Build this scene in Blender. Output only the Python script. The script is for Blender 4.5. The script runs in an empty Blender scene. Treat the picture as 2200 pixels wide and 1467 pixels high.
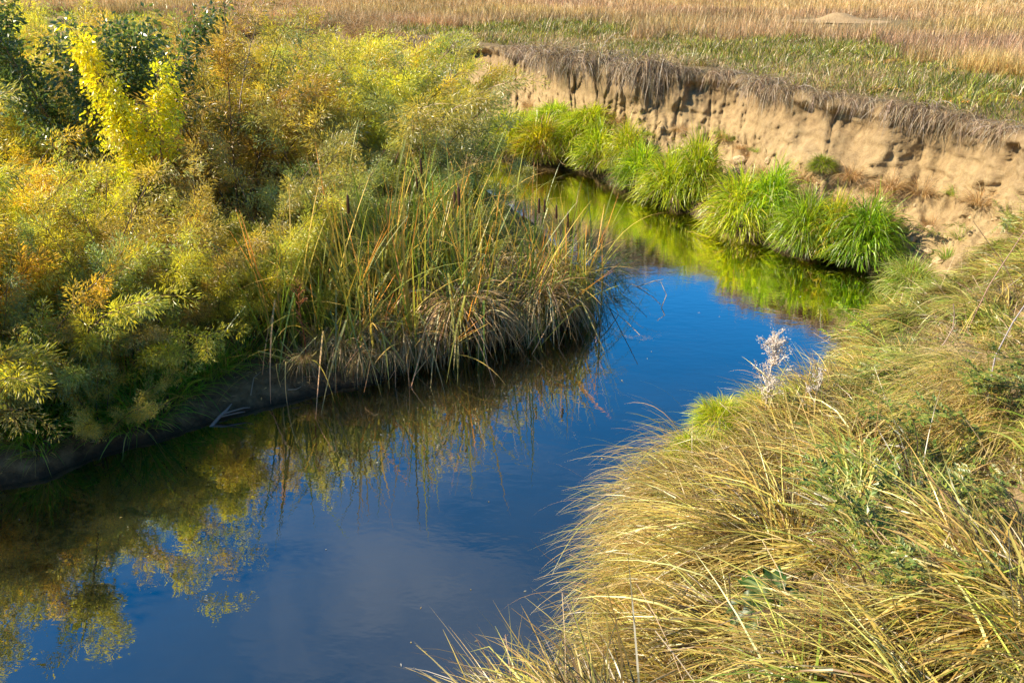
import bpy, math
import numpy as np
from mathutils import Vector, Matrix

# ------------------------------------------------------------------ camera, sky, sun, exposure
SC = bpy.context.scene
COL = SC.collection
PITCH = math.radians(25.0); FPX = 1711.0; HC = 3.4
cam_d = bpy.data.cameras.new('camera'); cam = bpy.data.objects.new('camera', cam_d); COL.objects.link(cam)
cam_d.sensor_width = 36.0; cam_d.lens = 28.0; cam_d.clip_start = 0.05; cam_d.clip_end = 5000
cam.location = (0, 0, HC); cam.rotation_euler = (math.radians(90) - PITCH, 0, 0)
SC.camera = cam

SUN_EL = math.radians(39.0); SUN_AZ = math.atan2(-1.0, -0.05)          # azimuth clockwise from +Y
TOSUN = Vector((math.sin(SUN_AZ)*math.cos(SUN_EL), math.cos(SUN_AZ)*math.cos(SUN_EL), math.sin(SUN_EL)))
world = bpy.data.worlds.new('World'); SC.world = world; world.use_nodes = True
wn = world.node_tree; wn.nodes.clear()
sky = wn.nodes.new('ShaderNodeTexSky'); sky.sky_type = 'NISHITA'; sky.sun_disc = False
sky.sun_elevation = SUN_EL; sky.sun_rotation = SUN_AZ % (2*math.pi)
sky.altitude = 600; sky.air_density = 1.15; sky.dust_density = 0.4; sky.ozone_density = 2.2
hs = wn.nodes.new('ShaderNodeHueSaturation'); hs.inputs['Saturation'].default_value = 1.5
bg = wn.nodes.new('ShaderNodeBackground'); bg.inputs['Strength'].default_value = 0.095
wo = wn.nodes.new('ShaderNodeOutputWorld')
tc = wn.nodes.new('ShaderNodeTexCoord'); mpw = wn.nodes.new('ShaderNodeMapping'); mpw.inputs['Scale'].default_value = (1.0, 1.6, 3.2); mpw.inputs['Rotation'].default_value = (.2, .1, .6)
nzw = wn.nodes.new('ShaderNodeTexNoise'); nzw.inputs['Scale'].default_value = 2.2; nzw.inputs['Detail'].default_value = 7; nzw.inputs['Roughness'].default_value = .55; nzw.inputs['Distortion'].default_value = .5
crw = wn.nodes.new('ShaderNodeValToRGB'); crw.color_ramp.elements[0].position = .54; crw.color_ramp.elements[1].position = .80; crw.color_ramp.elements[1].color = (.35, .35, .35, 1)
mxw = wn.nodes.new('ShaderNodeMix'); mxw.data_type = 'RGBA'; mxw.inputs[7].default_value = (5.0, 5.0, 5.2, 1)
wn.links.new(tc.outputs['Generated'], mpw.inputs[0]); wn.links.new(mpw.outputs[0], nzw.inputs['Vector']); wn.links.new(nzw.outputs['Fac'], crw.inputs[0]); wn.links.new(crw.outputs[0], mxw.inputs[0])
wn.links.new(sky.outputs[0], hs.inputs['Color']); wn.links.new(hs.outputs[0], mxw.inputs[6]); wn.links.new(mxw.outputs[2], bg.inputs['Color']); wn.links.new(bg.outputs[0], wo.inputs[0])
sun_d = bpy.data.lights.new('sun', 'SUN'); sun_d.energy = 5.0; sun_d.angle = math.radians(0.53); sun_d.color = (1.0, 0.87, 0.66)
sun = bpy.data.objects.new('sun', sun_d); COL.objects.link(sun)
sun.rotation_euler = TOSUN.to_track_quat('Z', 'Y').to_euler(); sun.location = (-20, 10, 20)
vs = SC.view_settings; vs.view_transform = 'Standard'; vs.look = 'None'; vs.gamma = 1.0; vs.use_curve_mapping = False
vs.exposure = 1.08
SC.cycles.max_bounces = 7; SC.cycles.diffuse_bounces = 3; SC.cycles.glossy_bounces = 3
SC.cycles.transmission_bounces = 4; SC.cycles.transparent_max_bounces = 4
SC.cycles.use_denoising = True; SC.cycles.use_adaptive_sampling = True; SC.cycles.adaptive_threshold = 0.02
SC.cycles.sample_clamp_indirect = 6.0
SC.cycles.caustics_reflective = False; SC.cycles.caustics_refractive = False

rng = np.random.default_rng(7)

# ------------------------------------------------------------------ numbers: noise, projection
def _h(ix, iy, iz):
    n = (ix.astype(np.int64)*374761393 + iy.astype(np.int64)*668265263 + iz.astype(np.int64)*2147483647) & 0xffffffff
    n = ((n ^ (n >> 13))*1274126177) & 0xffffffff
    n = (n ^ (n >> 16)) & 0xffffff
    return n/float(0xffffff)*2-1
def vnoise(p):
    p = np.asarray(p, float); i = np.floor(p); f = p-i; f = f*f*(3-2*f)
    ix, iy, iz = i[..., 0], i[..., 1], i[..., 2]; r = 0
    for a in (0, 1):
        for b in (0, 1):
            for c in (0, 1):
                w = (f[..., 0] if a else 1-f[..., 0])*(f[..., 1] if b else 1-f[..., 1])*(f[..., 2] if c else 1-f[..., 2])
                r = r+w*_h(ix+a, iy+b, iz+c)
    return r
_RM = np.array(Matrix.Rotation(.9, 3, Vector((.5, .3, .8)).normalized()))
def fbm(p, oct=4, gain=.5):
    r = 0; a = 1; p = np.asarray(p, float) @ _RM
    for k in range(oct):
        r = r+a*vnoise(p+17.3*k); a *= gain; p = (p @ _RM)*2.03
    return r
def fbm2(x, y, s, oct=4):
    return fbm(np.stack([np.asarray(x, float)/s, np.asarray(y, float)/s, np.zeros_like(np.asarray(x, float))+.37], -1), oct)
def unit(v): return v/np.maximum(np.linalg.norm(v, axis=-1, keepdims=True), 1e-9)
def sm(a, b, x): t = np.clip((x-a)/(b-a), 0, 1); return t*t*(3-2*t)
CP, SP = math.cos(PITCH), math.sin(PITCH)
def ray(u, v):
    x = (u-1100)/FPX; y = (733.5-v)/FPX
    return np.array([x, CP+y*SP, -SP+y*CP])
def at(u, v, z=0.0):
    d = ray(u, v); return d*((z-HC)/d[2])+np.array([0, 0, HC])
def at_d(u, v, y):                                     # the point of that direction y metres ahead
    d = ray(u, v); return d*(y/d[1])+np.array([0, 0, HC])
def project(p):
    p = np.asarray(p, float); dz = p[..., 2]-HC
    fw = p[..., 1]*CP-dz*SP; up = p[..., 1]*SP+dz*CP
    return 1100+FPX*p[..., 0]/fw, 733.5-FPX*up/fw, fw

# ------------------------------------------------------------------ mesh helpers
def mesh(name, V, F, mat, col=None, smooth=False):
    V = np.ascontiguousarray(np.asarray(V, np.float32).reshape(-1, 3)); F = np.ascontiguousarray(np.asarray(F, np.int32)); n, k = F.shape
    m = bpy.data.meshes.new(name); m.vertices.add(len(V)); m.vertices.foreach_set('co', V.ravel())
    m.loops.add(n*k); m.loops.foreach_set('vertex_index', F.ravel())
    m.polygons.add(n); m.polygons.foreach_set('loop_start', np.arange(0, n*k, k, dtype=np.int32))
    m.polygons.foreach_set('use_smooth', np.full(n, smooth)); m.update(calc_edges=True)
    if col is not None:
        c = np.ones((len(V), 4), np.float32); c[:, :3] = np.asarray(col, np.float32).reshape(-1, 3)
        a = m.color_attributes.new('col', 'FLOAT_COLOR', 'POINT'); a.data.foreach_set('color', c.ravel())
    m.materials.append(mat)
    return m
def obj(name, m, parent=None, loc=None, rot=None, scale=None, color=None, kind=None):
    o = bpy.data.objects.new(name, m); COL.objects.link(o)
    if parent is not None: o.parent = parent
    if loc is not None: o.location = [float(v) for v in loc]
    if rot is not None: o.rotation_euler = [float(v) for v in rot]
    if scale is not None: o.scale = [float(v) for v in (scale if hasattr(scale, '__len__') else (scale,)*3)]
    if color is not None: o.color = (*[float(v) for v in color[:3]], 1)
    if kind: o['kind'] = kind
    return o
def tag(o, label, cat, group=None):
    o['label'] = label; o['category'] = cat
    if group: o['group'] = group
    return o
def thing(name, label, cat, loc=(0, 0, 0), rot=(0, 0, 0), scale=1, group=None):
    return tag(obj(name, None, None, loc, rot, scale), label, cat, group)
class Bag:                                             # collects quads
    def __init__(s): s.V = []; s.F = []; s.C = []; s.n = 0
    def add(s, V, F, C):
        V = np.asarray(V).reshape(-1, 3); s.V.append(V); s.F.append(np.asarray(F)+s.n); s.n += len(V)
        C = np.asarray(C, float); s.C.append(np.broadcast_to(C, (len(V), 3)) if C.ndim == 1 else C.reshape(-1, 3))
    def build(s, name, mat, smooth=False): return mesh(name, np.concatenate(s.V), np.concatenate(s.F), mat, np.concatenate(s.C), smooth)
def ribbons(P, W, side=None, col=(1, 1, 1), bag=None, roll=0.0, r=None):
    """P (N,K,3) centre lines, W (N,K) half widths; col (3), (N,3) or (N,K,3)"""
    r = r or rng
    N, K, _ = P.shape
    T = unit(np.gradient(P, axis=1))
    if side is None:
        side = np.cross(T.mean(1), np.array([0, 0, 1.0])); bad = np.linalg.norm(side, axis=-1) < .15
        side[bad] = r.normal(size=(bad.sum(), 3))*[1, 1, .1]
        side = unit(side)
        if roll: side = unit(side+r.normal(size=(N, 3))*roll)
    s = side[:, None, :] if side.ndim == 2 else side
    s = unit(s-T*np.sum(s*T, -1, keepdims=True))
    V = np.stack([P-s*W[..., None], P+s*W[..., None]], 2)
    b = (np.arange(N)*K*2)[:, None]+(np.arange(K-1)*2)[None]
    F = np.stack([b, b+1, b+3, b+2], -1).reshape(-1, 4)
    c = np.asarray(col, float)
    if c.ndim == 1: c = np.broadcast_to(c, (N, K, 2, 3))
    elif c.ndim == 2: c = np.broadcast_to(c[:, None, None], (N, K, 2, 3))
    else: c = np.broadcast_to(c[:, :, None], (N, K, 2, 3))
    bag.add(V, F, c.reshape(-1, 3))
def tube(path, rad, n, bag, col=(1, 1, 1)):
    P = np.asarray(path, float); K = len(P); rad = np.broadcast_to(np.asarray(rad, float), (K,))
    T = unit(np.gradient(P, axis=0)); a = np.array([0.31, .95, .05]) if abs(T[0][0]) > .7 else np.array([.95, .31, .05])
    A = unit(np.cross(T, a)); B = np.cross(T, A); th = np.arange(n)*2*math.pi/n
    V = P[:, None]+rad[:, None, None]*(A[:, None]*np.cos(th)[None, :, None]+B[:, None]*np.sin(th)[None, :, None])
    i = np.arange(K-1)[:, None]*n; j = np.arange(n)[None]; k = (j+1) % n
    F = np.stack([i+j, i+k, i+n+k, i+n+j], -1).reshape(-1, 4)
    bag.add(V, F, col)
def leaves(P, D, L, W, bag, col, fold=.25, r=None, up=None):
    """one folded quad per leaf: base, left, tip, right"""
    r = r or rng; N = len(P); D = unit(D)
    s = unit(np.cross(D, r.normal(size=(N, 3)) if up is None else up)); nrm = np.cross(s, D)
    L = np.broadcast_to(L, (N,))[:, None]; W = np.broadcast_to(W, (N,))[:, None]
    mid = P+D*L*.42+nrm*W*fold; tip = P+D*L-nrm*L*.10
    V = np.stack([P, mid-s*W, tip, mid+s*W], 1)
    F = np.arange(N*4).reshape(N, 4)
    c = np.asarray(col, float); c = np.broadcast_to(c, (N, 3))
    bag.add(V, F, np.repeat(c[:, None], 4, 1))

# ------------------------------------------------------------------ materials
def new_mat(name):
    m = bpy.data.materials.new(name); m.use_nodes = True; m.node_tree.nodes.clear()
    return m, m.node_tree.nodes, m.node_tree.links
def mathn(N, L, op, a, b=None):
    n = N.new('ShaderNodeMath'); n.operation = op
    for i, v in enumerate((a, b)):
        if v is None: continue
        if hasattr(v, 'links'): L.new(v, n.inputs[i])
        else: n.inputs[i].default_value = v
    return n.outputs[0]
def mixc(N, L, f, a, b, mode='MIX'):
    n = N.new('ShaderNodeMix'); n.data_type = 'RGBA'; n.blend_type = mode
    for s, v in ((n.inputs[0], f), (n.inputs[6], a), (n.inputs[7], b)):
        if hasattr(v, 'links'): L.new(v, s)
        else: s.default_value = v if not hasattr(v, '__len__') else (*v[:3], 1)
    return n.outputs[2]
def noise_n(N, L, vec, scale, detail=4, rough=.55, dist=0.):
    n = N.new('ShaderNodeTexNoise'); n.inputs['Scale'].default_value = scale; n.inputs['Detail'].default_value = detail
    n.inputs['Roughness'].default_value = rough; n.inputs['Distortion'].default_value = dist
    if vec is not None: L.new(vec, n.inputs['Vector'])
    return n.outputs['Fac']
def ramp(N, L, f, stops):
    n = N.new('ShaderNodeValToRGB'); e = n.color_ramp.elements
    while len(e) < len(stops): e.new(.5)
    for el, (p, c) in zip(e, stops): el.position = p; el.color = (*c, 1) if hasattr(c, '__len__') else (c, c, c, 1)
    L.new(f, n.inputs[0]); return n.outputs[0]
def leaf_mat(name, trans=.42, gloss=.06, rough=.42, warm=(1.25, 1.18, .8)):
    m, N, L = new_mat(name)
    a = N.new('ShaderNodeAttribute'); a.attribute_name = 'col'
    oi = N.new('ShaderNodeObjectInfo')
    c = mixc(N, L, 1.0, a.outputs['Color'], oi.outputs['Color'], 'MULTIPLY')
    ct = mixc(N, L, 1.0, c, warm, 'MULTIPLY')
    d = N.new('ShaderNodeBsdfDiffuse'); t = N.new('ShaderNodeBsdfTranslucent'); g = N.new('ShaderNodeBsdfGlossy')
    L.new(c, d.inputs[0]); L.new(ct, t.inputs[0]); g.inputs['Roughness'].default_value = rough; g.inputs[0].default_value = (1, 1, 1, 1)
    m1 = N.new('ShaderNodeMixShader'); m1.inputs[0].default_value = trans; L.new(d.outputs[0], m1.inputs[1]); L.new(t.outputs[0], m1.inputs[2])
    m2 = N.new('ShaderNodeMixShader'); m2.inputs[0].default_value = gloss; L.new(m1.outputs[0], m2.inputs[1]); L.new(g.outputs[0], m2.inputs[2])
    o = N.new('ShaderNodeOutputMaterial'); L.new(m2.outputs[0], o.inputs[0])
    return m
M_LEAF = leaf_mat('willow_leaf', .57, .06, .42, (1.45, 1.42, .95))
M_BROAD = leaf_mat('broad_leaf', .55, .05, .3)
M_DOCK = leaf_mat('dock_leaf', .25, .03, .45)
M_GRASS = leaf_mat('grass_blade', .36, .04, .4)
M_LUSH = leaf_mat('lush_blade', .50, .04, .4, (1.6, 1.5, .8))
M_MAT = leaf_mat('bank_blade', .32, .05, .4, (1.2, 1.15, .8))
M_STRAW = leaf_mat('straw', .30, .03, .45, (1.1, 1.0, .8))
M_STEM = leaf_mat('woody_stem', .0, .03, .5)

def ground_mat(name, kind):
    m, N, L = new_mat(name)
    geo = N.new('ShaderNodeNewGeometry'); pos = geo.outputs['Position']
    sep = N.new('ShaderNodeSeparateXYZ'); L.new(pos, sep.inputs[0]); z = sep.outputs['Z']
    n1 = noise_n(N, L, pos, 1.3, 6, .6); n2 = noise_n(N, L, pos, 9, 6, .65); n3 = noise_n(N, L, pos, 60, 4, .6)
    if kind == 'bank':
        c = ramp(N, L, n1, [(.30, (.21, .145, .062)), (.5, (.33, .235, .10)), (.68, (.43, .315, .15))])
        c2 = ramp(N, L, n2, [(.34, (.14, .085, .04)), (.48, (.31, .21, .10)), (.66, (.46, .335, .175))])
        c = mixc(N, L, .5, c, c2)
        c = mixc(N, L, mathn(N, L, 'MULTIPLY', ramp(N, L, n3, [(.35, 0.), (.6, 1.)]), .25), c, (.56, .42, .25))
        mpv = N.new('ShaderNodeMapping'); mpv.inputs['Scale'].default_value = (7, 7, 1.1); L.new(pos, mpv.inputs[0])
        c = mixc(N, L, mathn(N, L, 'MULTIPLY', ramp(N, L, noise_n(N, L, mpv.outputs[0], 1.0, 5, .7), [(.48, 0.), (.66, 1.)]), .45), c, (.20, .13, .07))
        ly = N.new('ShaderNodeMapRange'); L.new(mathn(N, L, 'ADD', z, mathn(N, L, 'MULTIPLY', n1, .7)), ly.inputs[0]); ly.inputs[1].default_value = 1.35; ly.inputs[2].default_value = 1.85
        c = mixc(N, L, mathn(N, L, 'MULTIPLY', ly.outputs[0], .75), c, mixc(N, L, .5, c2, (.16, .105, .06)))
        top = ramp(N, L, n2, [(.3, (.09, .068, .03)), (.55, (.20, .145, .065)), (.75, (.32, .235, .12))])
        ft = N.new('ShaderNodeMapRange'); L.new(mathn(N, L, 'ADD', z, mathn(N, L, 'MULTIPLY', n2, .12)), ft.inputs[0])
        ft.inputs[1].default_value = 1.72; ft.inputs[2].default_value = 1.86
        c = mixc(N, L, ft.outputs[0], c, top)
        far = N.new('ShaderNodeMapRange'); L.new(sep.outputs['Y'], far.inputs[0]); far.inputs[1].default_value = 26; far.inputs[2].default_value = 42
        straw = ramp(N, L, noise_n(N, L, pos, .6, 6, .7), [(.3, (.35, .24, .11)), (.55, (.49, .35, .16)), (.75, (.60, .45, .23))])
        c = mixc(N, L, far.outputs[0], c, straw)
        wet0, wet1, mud = .02, .22, (.085, .062, .035)
    else:
        c = ramp(N, L, n2, [(.3, (.08, .050, .022)), (.5, (.18, .12, .058)), (.7, (.29, .20, .10))])
        c = mixc(N, L, mathn(N, L, 'MULTIPLY', ramp(N, L, n3, [(.42, 0.), (.62, 1.)]), .35), c, (.20, .15, .085))
        wet0, wet1, mud = .01, .10, (.04, .03, .018)
    w = N.new('ShaderNodeMapRange'); L.new(mathn(N, L, 'ADD', z, mathn(N, L, 'MULTIPLY', mathn(N, L, 'SUBTRACT', n2, .5), .16)), w.inputs[0])
    w.inputs[1].default_value = wet0; w.inputs[2].default_value = wet1; w.inputs[3].default_value = 1; w.inputs[4].default_value = 0
    c = mixc(N, L, w.outputs[0], c, mud)
    b = N.new('ShaderNodeBsdfPrincipled'); L.new(c, b.inputs['Base Color']); b.inputs['Roughness'].default_value = .9
    b.inputs['Specular IOR Level'].default_value = .2
    h = mathn(N, L, 'ADD', mathn(N, L, 'MULTIPLY', n2, .6), mathn(N, L, 'MULTIPLY', n3, .45))
    bp = N.new('ShaderNodeBump'); bp.inputs['Strength'].default_value = .9; bp.inputs['Distance'].default_value = .045
    L.new(h, bp.inputs['Height']); L.new(bp.outputs[0], b.inputs['Normal'])
    o = N.new('ShaderNodeOutputMaterial'); L.new(b.outputs[0], o.inputs[0])
    return m
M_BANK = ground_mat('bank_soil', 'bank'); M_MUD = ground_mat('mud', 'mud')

def water_mat():
    m, N, L = new_mat('river_water')
    geo = N.new('ShaderNodeNewGeometry'); pos = geo.outputs['Position']
    mp = N.new('ShaderNodeMapping'); mp.inputs['Rotation'].default_value = (0, 0, math.radians(35)); mp.inputs['Scale'].default_value = (1.0, 2.2, 1)
    L.new(pos, mp.inputs[0])
    a = noise_n(N, L, mp.outputs[0], 2.0, 3, .5, .3); b = noise_n(N, L, mp.outputs[0], 7.5, 2, .5)
    h = mathn(N, L, 'ADD', mathn(N, L, 'MULTIPLY', a, .55), mathn(N, L, 'MULTIPLY', b, .22))
    sep = N.new('ShaderNodeSeparateXYZ'); L.new(pos, sep.inputs[0])
    far = N.new('ShaderNodeMapRange'); L.new(sep.outputs['Y'], far.inputs[0]); far.inputs[1].default_value = 6.5; far.inputs[2].default_value = 11
    far.inputs[3].default_value = .0; far.inputs[4].default_value = .8
    rip = mathn(N, L, 'MULTIPLY', noise_n(N, L, mp.outputs[0], 16, 2, .6), far.outputs[0])
    h = mathn(N, L, 'ADD', h, mathn(N, L, 'MULTIPLY', rip, .3))
    bp = N.new('ShaderNodeBump'); bp.inputs['Strength'].default_value = .10; bp.inputs['Distance'].default_value = .03
    L.new(h, bp.inputs['Height'])
    murk = ramp(N, L, noise_n(N, L, pos, .7, 5, .6), [(.35, (.013, .014, .006)), (.6, (.024, .024, .010))])
    d = N.new('ShaderNodeBsdfDiffuse'); L.new(murk, d.inputs[0])
    g = N.new('ShaderNodeBsdfGlossy'); g.inputs['Roughness'].default_value = .015; L.new(bp.outputs[0], g.inputs['Normal'])
    fr = N.new('ShaderNodeFresnel'); fr.inputs['IOR'].default_value = 1.45; L.new(bp.outputs[0], fr.inputs['Normal'])
    mx = N.new('ShaderNodeMixShader'); ff = N.new('ShaderNodeMath'); ff.operation = 'MULTIPLY'; ff.use_clamp = True; L.new(fr.outputs[0], ff.inputs[0]); ff.inputs[1].default_value = 6.8; L.new(ff.outputs[0], mx.inputs[0]); L.new(d.outputs[0], mx.inputs[1]); L.new(g.outputs[0], mx.inputs[2])
    o = N.new('ShaderNodeOutputMaterial'); L.new(mx.outputs[0], o.inputs[0])
    return m
M_WATER = water_mat()

# ------------------------------------------------------------------ the setting: bank with cliff and field, bar, river
K5 = .68                                               # control points were measured with the camera 5 units up
ZF = 1.77                                              # the field's level over the water
ST = np.array([                                        # shore x, y, lip x, y, cliffness
 (-60, 42, -66, 52, 1), (-22, 36, -23, 45, 0), (-10, 31, -11.5, 39.5, 0), (-4, 27, -4.75, 34.7, .5), (-1, 24.3, -1.72, 31.2, 1),
 (.3, 22.8, .35, 28.3, 1), (1.8, 21.9, 1.6, 24.8, 1), (3.38, 18.95, 3.8, 22.3, 1), (4.36, 16.9, 5.5, 21.4, 1), (5.29, 15.0, 6.35, 18.5, 1),
 (6.0, 14.4, 7.24, 17.1, 1), (6.9, 13.9, 8.1, 15.86, 1), (7.1, 12.9, 9.0, 14.3, .95), (6.4, 11.7, 9.9, 12.4, .6), (5.4, 10.9, 9.6, 10.0, .2),
 (4.4, 10.2, 8.2, 7.6, 0), (3.45, 9.2, 6.8, 5.6, 0), (2.45, 8.3, 5.4, 3.9, 0), (1.55, 7.7, 4.1, 2.9, 0), (.95, 7.05, 3.1, 2.2, 0),
 (.68, 6.3, 2.2, 1.6, 0), (.45, 5.5, 1.3, 1.1, 0), (.1, 4.8, .4, .8, 0), (-.6, 4.2, -.7, .3, 0), (-3, 3, -3.5, -1, 0), (-9, 0, -9, -4, 0)], float)
dsh = np.zeros(len(ST)); dsh[13:24] = [.2, .5, .65, .85, 1.0, 1.0, 1.1, 1.45, 1.6, 1.4, 1.3]
ST[18:24, 0] += [.0, .0, .1, .1, .0, .0]
ST[:, :2] += (ST[:, 2:4]-ST[:, :2])/np.linalg.norm(ST[:, 2:4]-ST[:, :2], axis=1)[:, None]*dsh[:, None]
ST[:, :4] *= K5
PROF_C = np.array([(-.5, -.7), (-.1, -.14), (0, 0), (.08, .12), (.28, .29), (.48, .52), (.63, .78), (.74, 1.02), (.82, 1.24), (.872, 1.42), (.895, 1.53),
                   (.895, 1.56), (.875, 1.60), (.868, 1.66), (.885, 1.73), (.93, 1.765), (1.0, ZF), (1.08, ZF)])
PROF_S = np.array([(-.5, -.7), (-.05, -.2), (-.01, 0), (.015, .22), (.06, .42), (.2, .74), (.45, 1.18), (.72, 1.52), (.9, 1.69), (1.0, 1.75), (1.08, ZF)])
def resample(P, n):
    d = np.r_[0, np.cumsum(np.linalg.norm(np.diff(P, axis=0)*[1.6, 1], axis=1))]; d /= d[-1]
    t = np.linspace(0, 1, n); return np.stack([np.interp(t, d, P[:, k]) for k in range(P.shape[1])], 1)
def smooth_path(P, step):
    out = []                                           # Catmull-Rom through all columns
    for i in range(len(P)-1):
        p0, p1, p2, p3 = P[max(i-1, 0)], P[i], P[i+1], P[min(i+2, len(P)-1)]
        n = max(2, int(np.linalg.norm(p2[:2]-p1[:2])/step)); t = np.linspace(0, 1, n, endpoint=False)[:, None]
        out.append(.5*((2*p1)+(-p0+p2)*t+(2*p0-5*p1+4*p2-p3)*t*t+(-p0+3*p1-3*p2+p3)*t**3))
    return np.concatenate(out+[P[-1:]])
A = smooth_path(ST[:2], .8)[:-1]; B = smooth_path(ST[1:4], .12); B2 = smooth_path(ST[3:16], .030); B3 = smooth_path(ST[15:], .05)
full = smooth_path(ST, .030)
far_m = full[:, 1] > 22; idx = np.arange(len(full)); keep = (~far_m) | (idx % 6 == 0); full = full[keep]
S, Lp, CF = full[:, :2], full[:, 2:4], np.clip(full[:, 4], 0, 1)
NQ = 120
pc, psl = resample(PROF_C, NQ), resample(PROF_S, NQ)
NS = len(full)
prof = pc[None]*CF[:, None, None]+psl[None]*(1-CF[:, None, None])
XY = S[:, None]+prof[..., :1]*(Lp-S)[:, None]
V = np.concatenate([XY, prof[..., 1:]], -1)
out = unit(S-Lp); out3 = np.concatenate([out, np.zeros((NS, 1))], 1)[:, None]   # towards the river
def field_noise(x, y): return .05*fbm2(x, y, 2.5, 3)+.09*fbm2(x, y, 11, 2)
zz = V[..., 2]; face = sm(.25, .8, zz)*(1-sm(1.60, 1.76, zz)); cf = CF[:, None]
arc = np.r_[0, np.cumsum(np.linalg.norm(np.diff(Lp, axis=0), axis=1))]
def N3(sx, sy, sz, o): return fbm(np.stack([V[..., 0]/sx, V[..., 1]/sy, zz/sz], -1), o)
lipw = sm(.9, 1.5, zz)
AR = np.broadcast_to(arc[:, None], zz.shape)
def A3(sa, sz, o, k=0.): return fbm(np.stack([AR/sa, zz/sz, 0*zz+k], -1), o)
butt = A3(1.5, 2.6, 3)
flut = 1-2*np.abs(A3(.34, 1.3, 4, 5.)); T_ = A3(.7, .5, 4, 61.)*2.6; terr = (np.floor(T_)+sm(.0, .30, T_-np.floor(T_)))/2.6; strata = A3(2.5, .13, 3, 9.)
pit = N3(.13, .13, .10, 3); pit2 = A3(.5, .3, 3, 3.); msk = sm(-.2, .5, A3(.9, .7, 2, 13.))
d = cf*(face+lipw*.7)*(.30*butt)+cf*face*(.035*flut+.05*strata+.065*fbm(np.stack([V[..., 0]/.3, V[..., 1]/.3, zz/.4], -1), 5, .56)-.07*sm(.84, .99, 1-np.abs(A3(.45, 2.0, 3, 31.)))+.13*terr-.10*sm(.8, 1.25, pit2)+.022*N3(.09, .09, .08, 3))
slump = sm(.05, .3, zz)*(1-sm(.8, 1.15, zz))
d = d+cf*slump*.07*N3(.2, .2, .2, 5)
V = V+out3*d[..., None]
V[..., 2] += cf*slump*(.13*(.5-np.abs(N3(.8, .8, 1.2, 5)))+.07*A3(.20, .5, 4, 41.)+.045*fbm(np.stack([V[..., 0]/.2, V[..., 1]/.2, zz/.3], -1), 5, .62)+.03*N3(.07, .07, .3, 2))+(1-cf)*sm(.05, .4, zz)*(.24*N3(.62, .62, 1.2, 3))
fn = field_noise(V[..., 0], V[..., 1]); V[..., 2] += fn*sm(1.2, 1.76, zz)
CEN = np.array([-3, 10])*K5
rad = unit(Lp-CEN); offs = np.array([.35, .8, 1.4, 2.2, 3.2, 4.5, 6, 8, 11, 15, 21, 30, 45, 70, 120, 220, 450, 1000])
base = V[:, -1, :2]
ring = base[:, None]+rad[:, None]*offs[None, :, None]
rz = ZF+field_noise(ring[..., 0], ring[..., 1])*1.0
GV = np.concatenate([V, np.concatenate([ring, rz[..., None]], -1)], 1); NK = GV.shape[1]
i = np.arange(NS-1)[:, None]*NK; j = np.arange(NK-1)[None]
GF = np.stack([i+j, i+NK+j, i+NK+j+1, i+j+1], -1).reshape(-1, 4)
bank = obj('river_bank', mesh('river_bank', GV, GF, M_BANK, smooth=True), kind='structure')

SHORE = np.array([(-16, 1.0), (-9, 4.6), (-5.47, 7.06), (-4.33, 7.89), (-3.55, 8.47), (-2.7, 9.0), (-1.7, 9.58), (-.99, 10.15), (-.27, 10.54), (.5, 10.95),
                  (1.15, 11.6), (1.4, 12.6), (1.2, 14.0), (.3, 17), (-.9, 20.0), (-3, 22.6), (-8.5, 26.0), (-20, 31), (-42, 36)])*K5
bs = smooth_path(SHORE, .04); CB = np.array([-12, 15])*K5
DD = np.array([-.9, -.5, -.25, -.1, -.03, 0, .03, .06, .1, .14, .19, .25, .32, .4, .5, .62, .76, .92, 1.1, 1.35, 1.7, 2.2, 3, 4, 5.5, 7.5, 10])
inw = unit(CB-bs); rr = np.linalg.norm(CB-bs, axis=1)
dd = np.minimum(DD[None], rr[:, None]*.97)
bx = bs[:, None]+inw[:, None]*dd[..., None]
def bar_z(d): return np.where(d > 0, .06*(1-np.exp(-np.maximum(d, 0)/.04))+.42*(1-np.exp(-np.maximum(d, 0)/1.3)), .9*d)
bz = bar_z(dd)+np.where(dd > 0, 1, .2)*(.035*fbm2(bx[..., 0], bx[..., 1], .5, 4)+.012*fbm2(bx[..., 0], bx[..., 1], .08, 2))*sm(-.02, .1, dd)
bsh = bs+0; wob = .05*fbm2(bs[:, 0], bs[:, 1], .45, 3); bx = bx-inw[:, None]*wob[:, None, None]*(1-sm(.3, 1.2, dd))[..., None]
nb, nk = dd.shape; i = np.arange(nb-1)[:, None]*nk; j = np.arange(nk-1)[None]
BV = np.concatenate([bx, bz[..., None]], -1)
bar = obj('mud_bank', mesh('mud_bank', BV, np.stack([i+j, i+j+1, i+nk+j+1, i+nk+j], -1).reshape(-1, 4), M_MUD, smooth=True), kind='structure')

wv = np.array([(-120, -20, 0), (60, -20, 0), (60, 80, 0), (-120, 80, 0)], float)
river = obj('river', mesh('river', wv, np.array([[0, 1, 2, 3]]), M_WATER), kind='structure')

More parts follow.
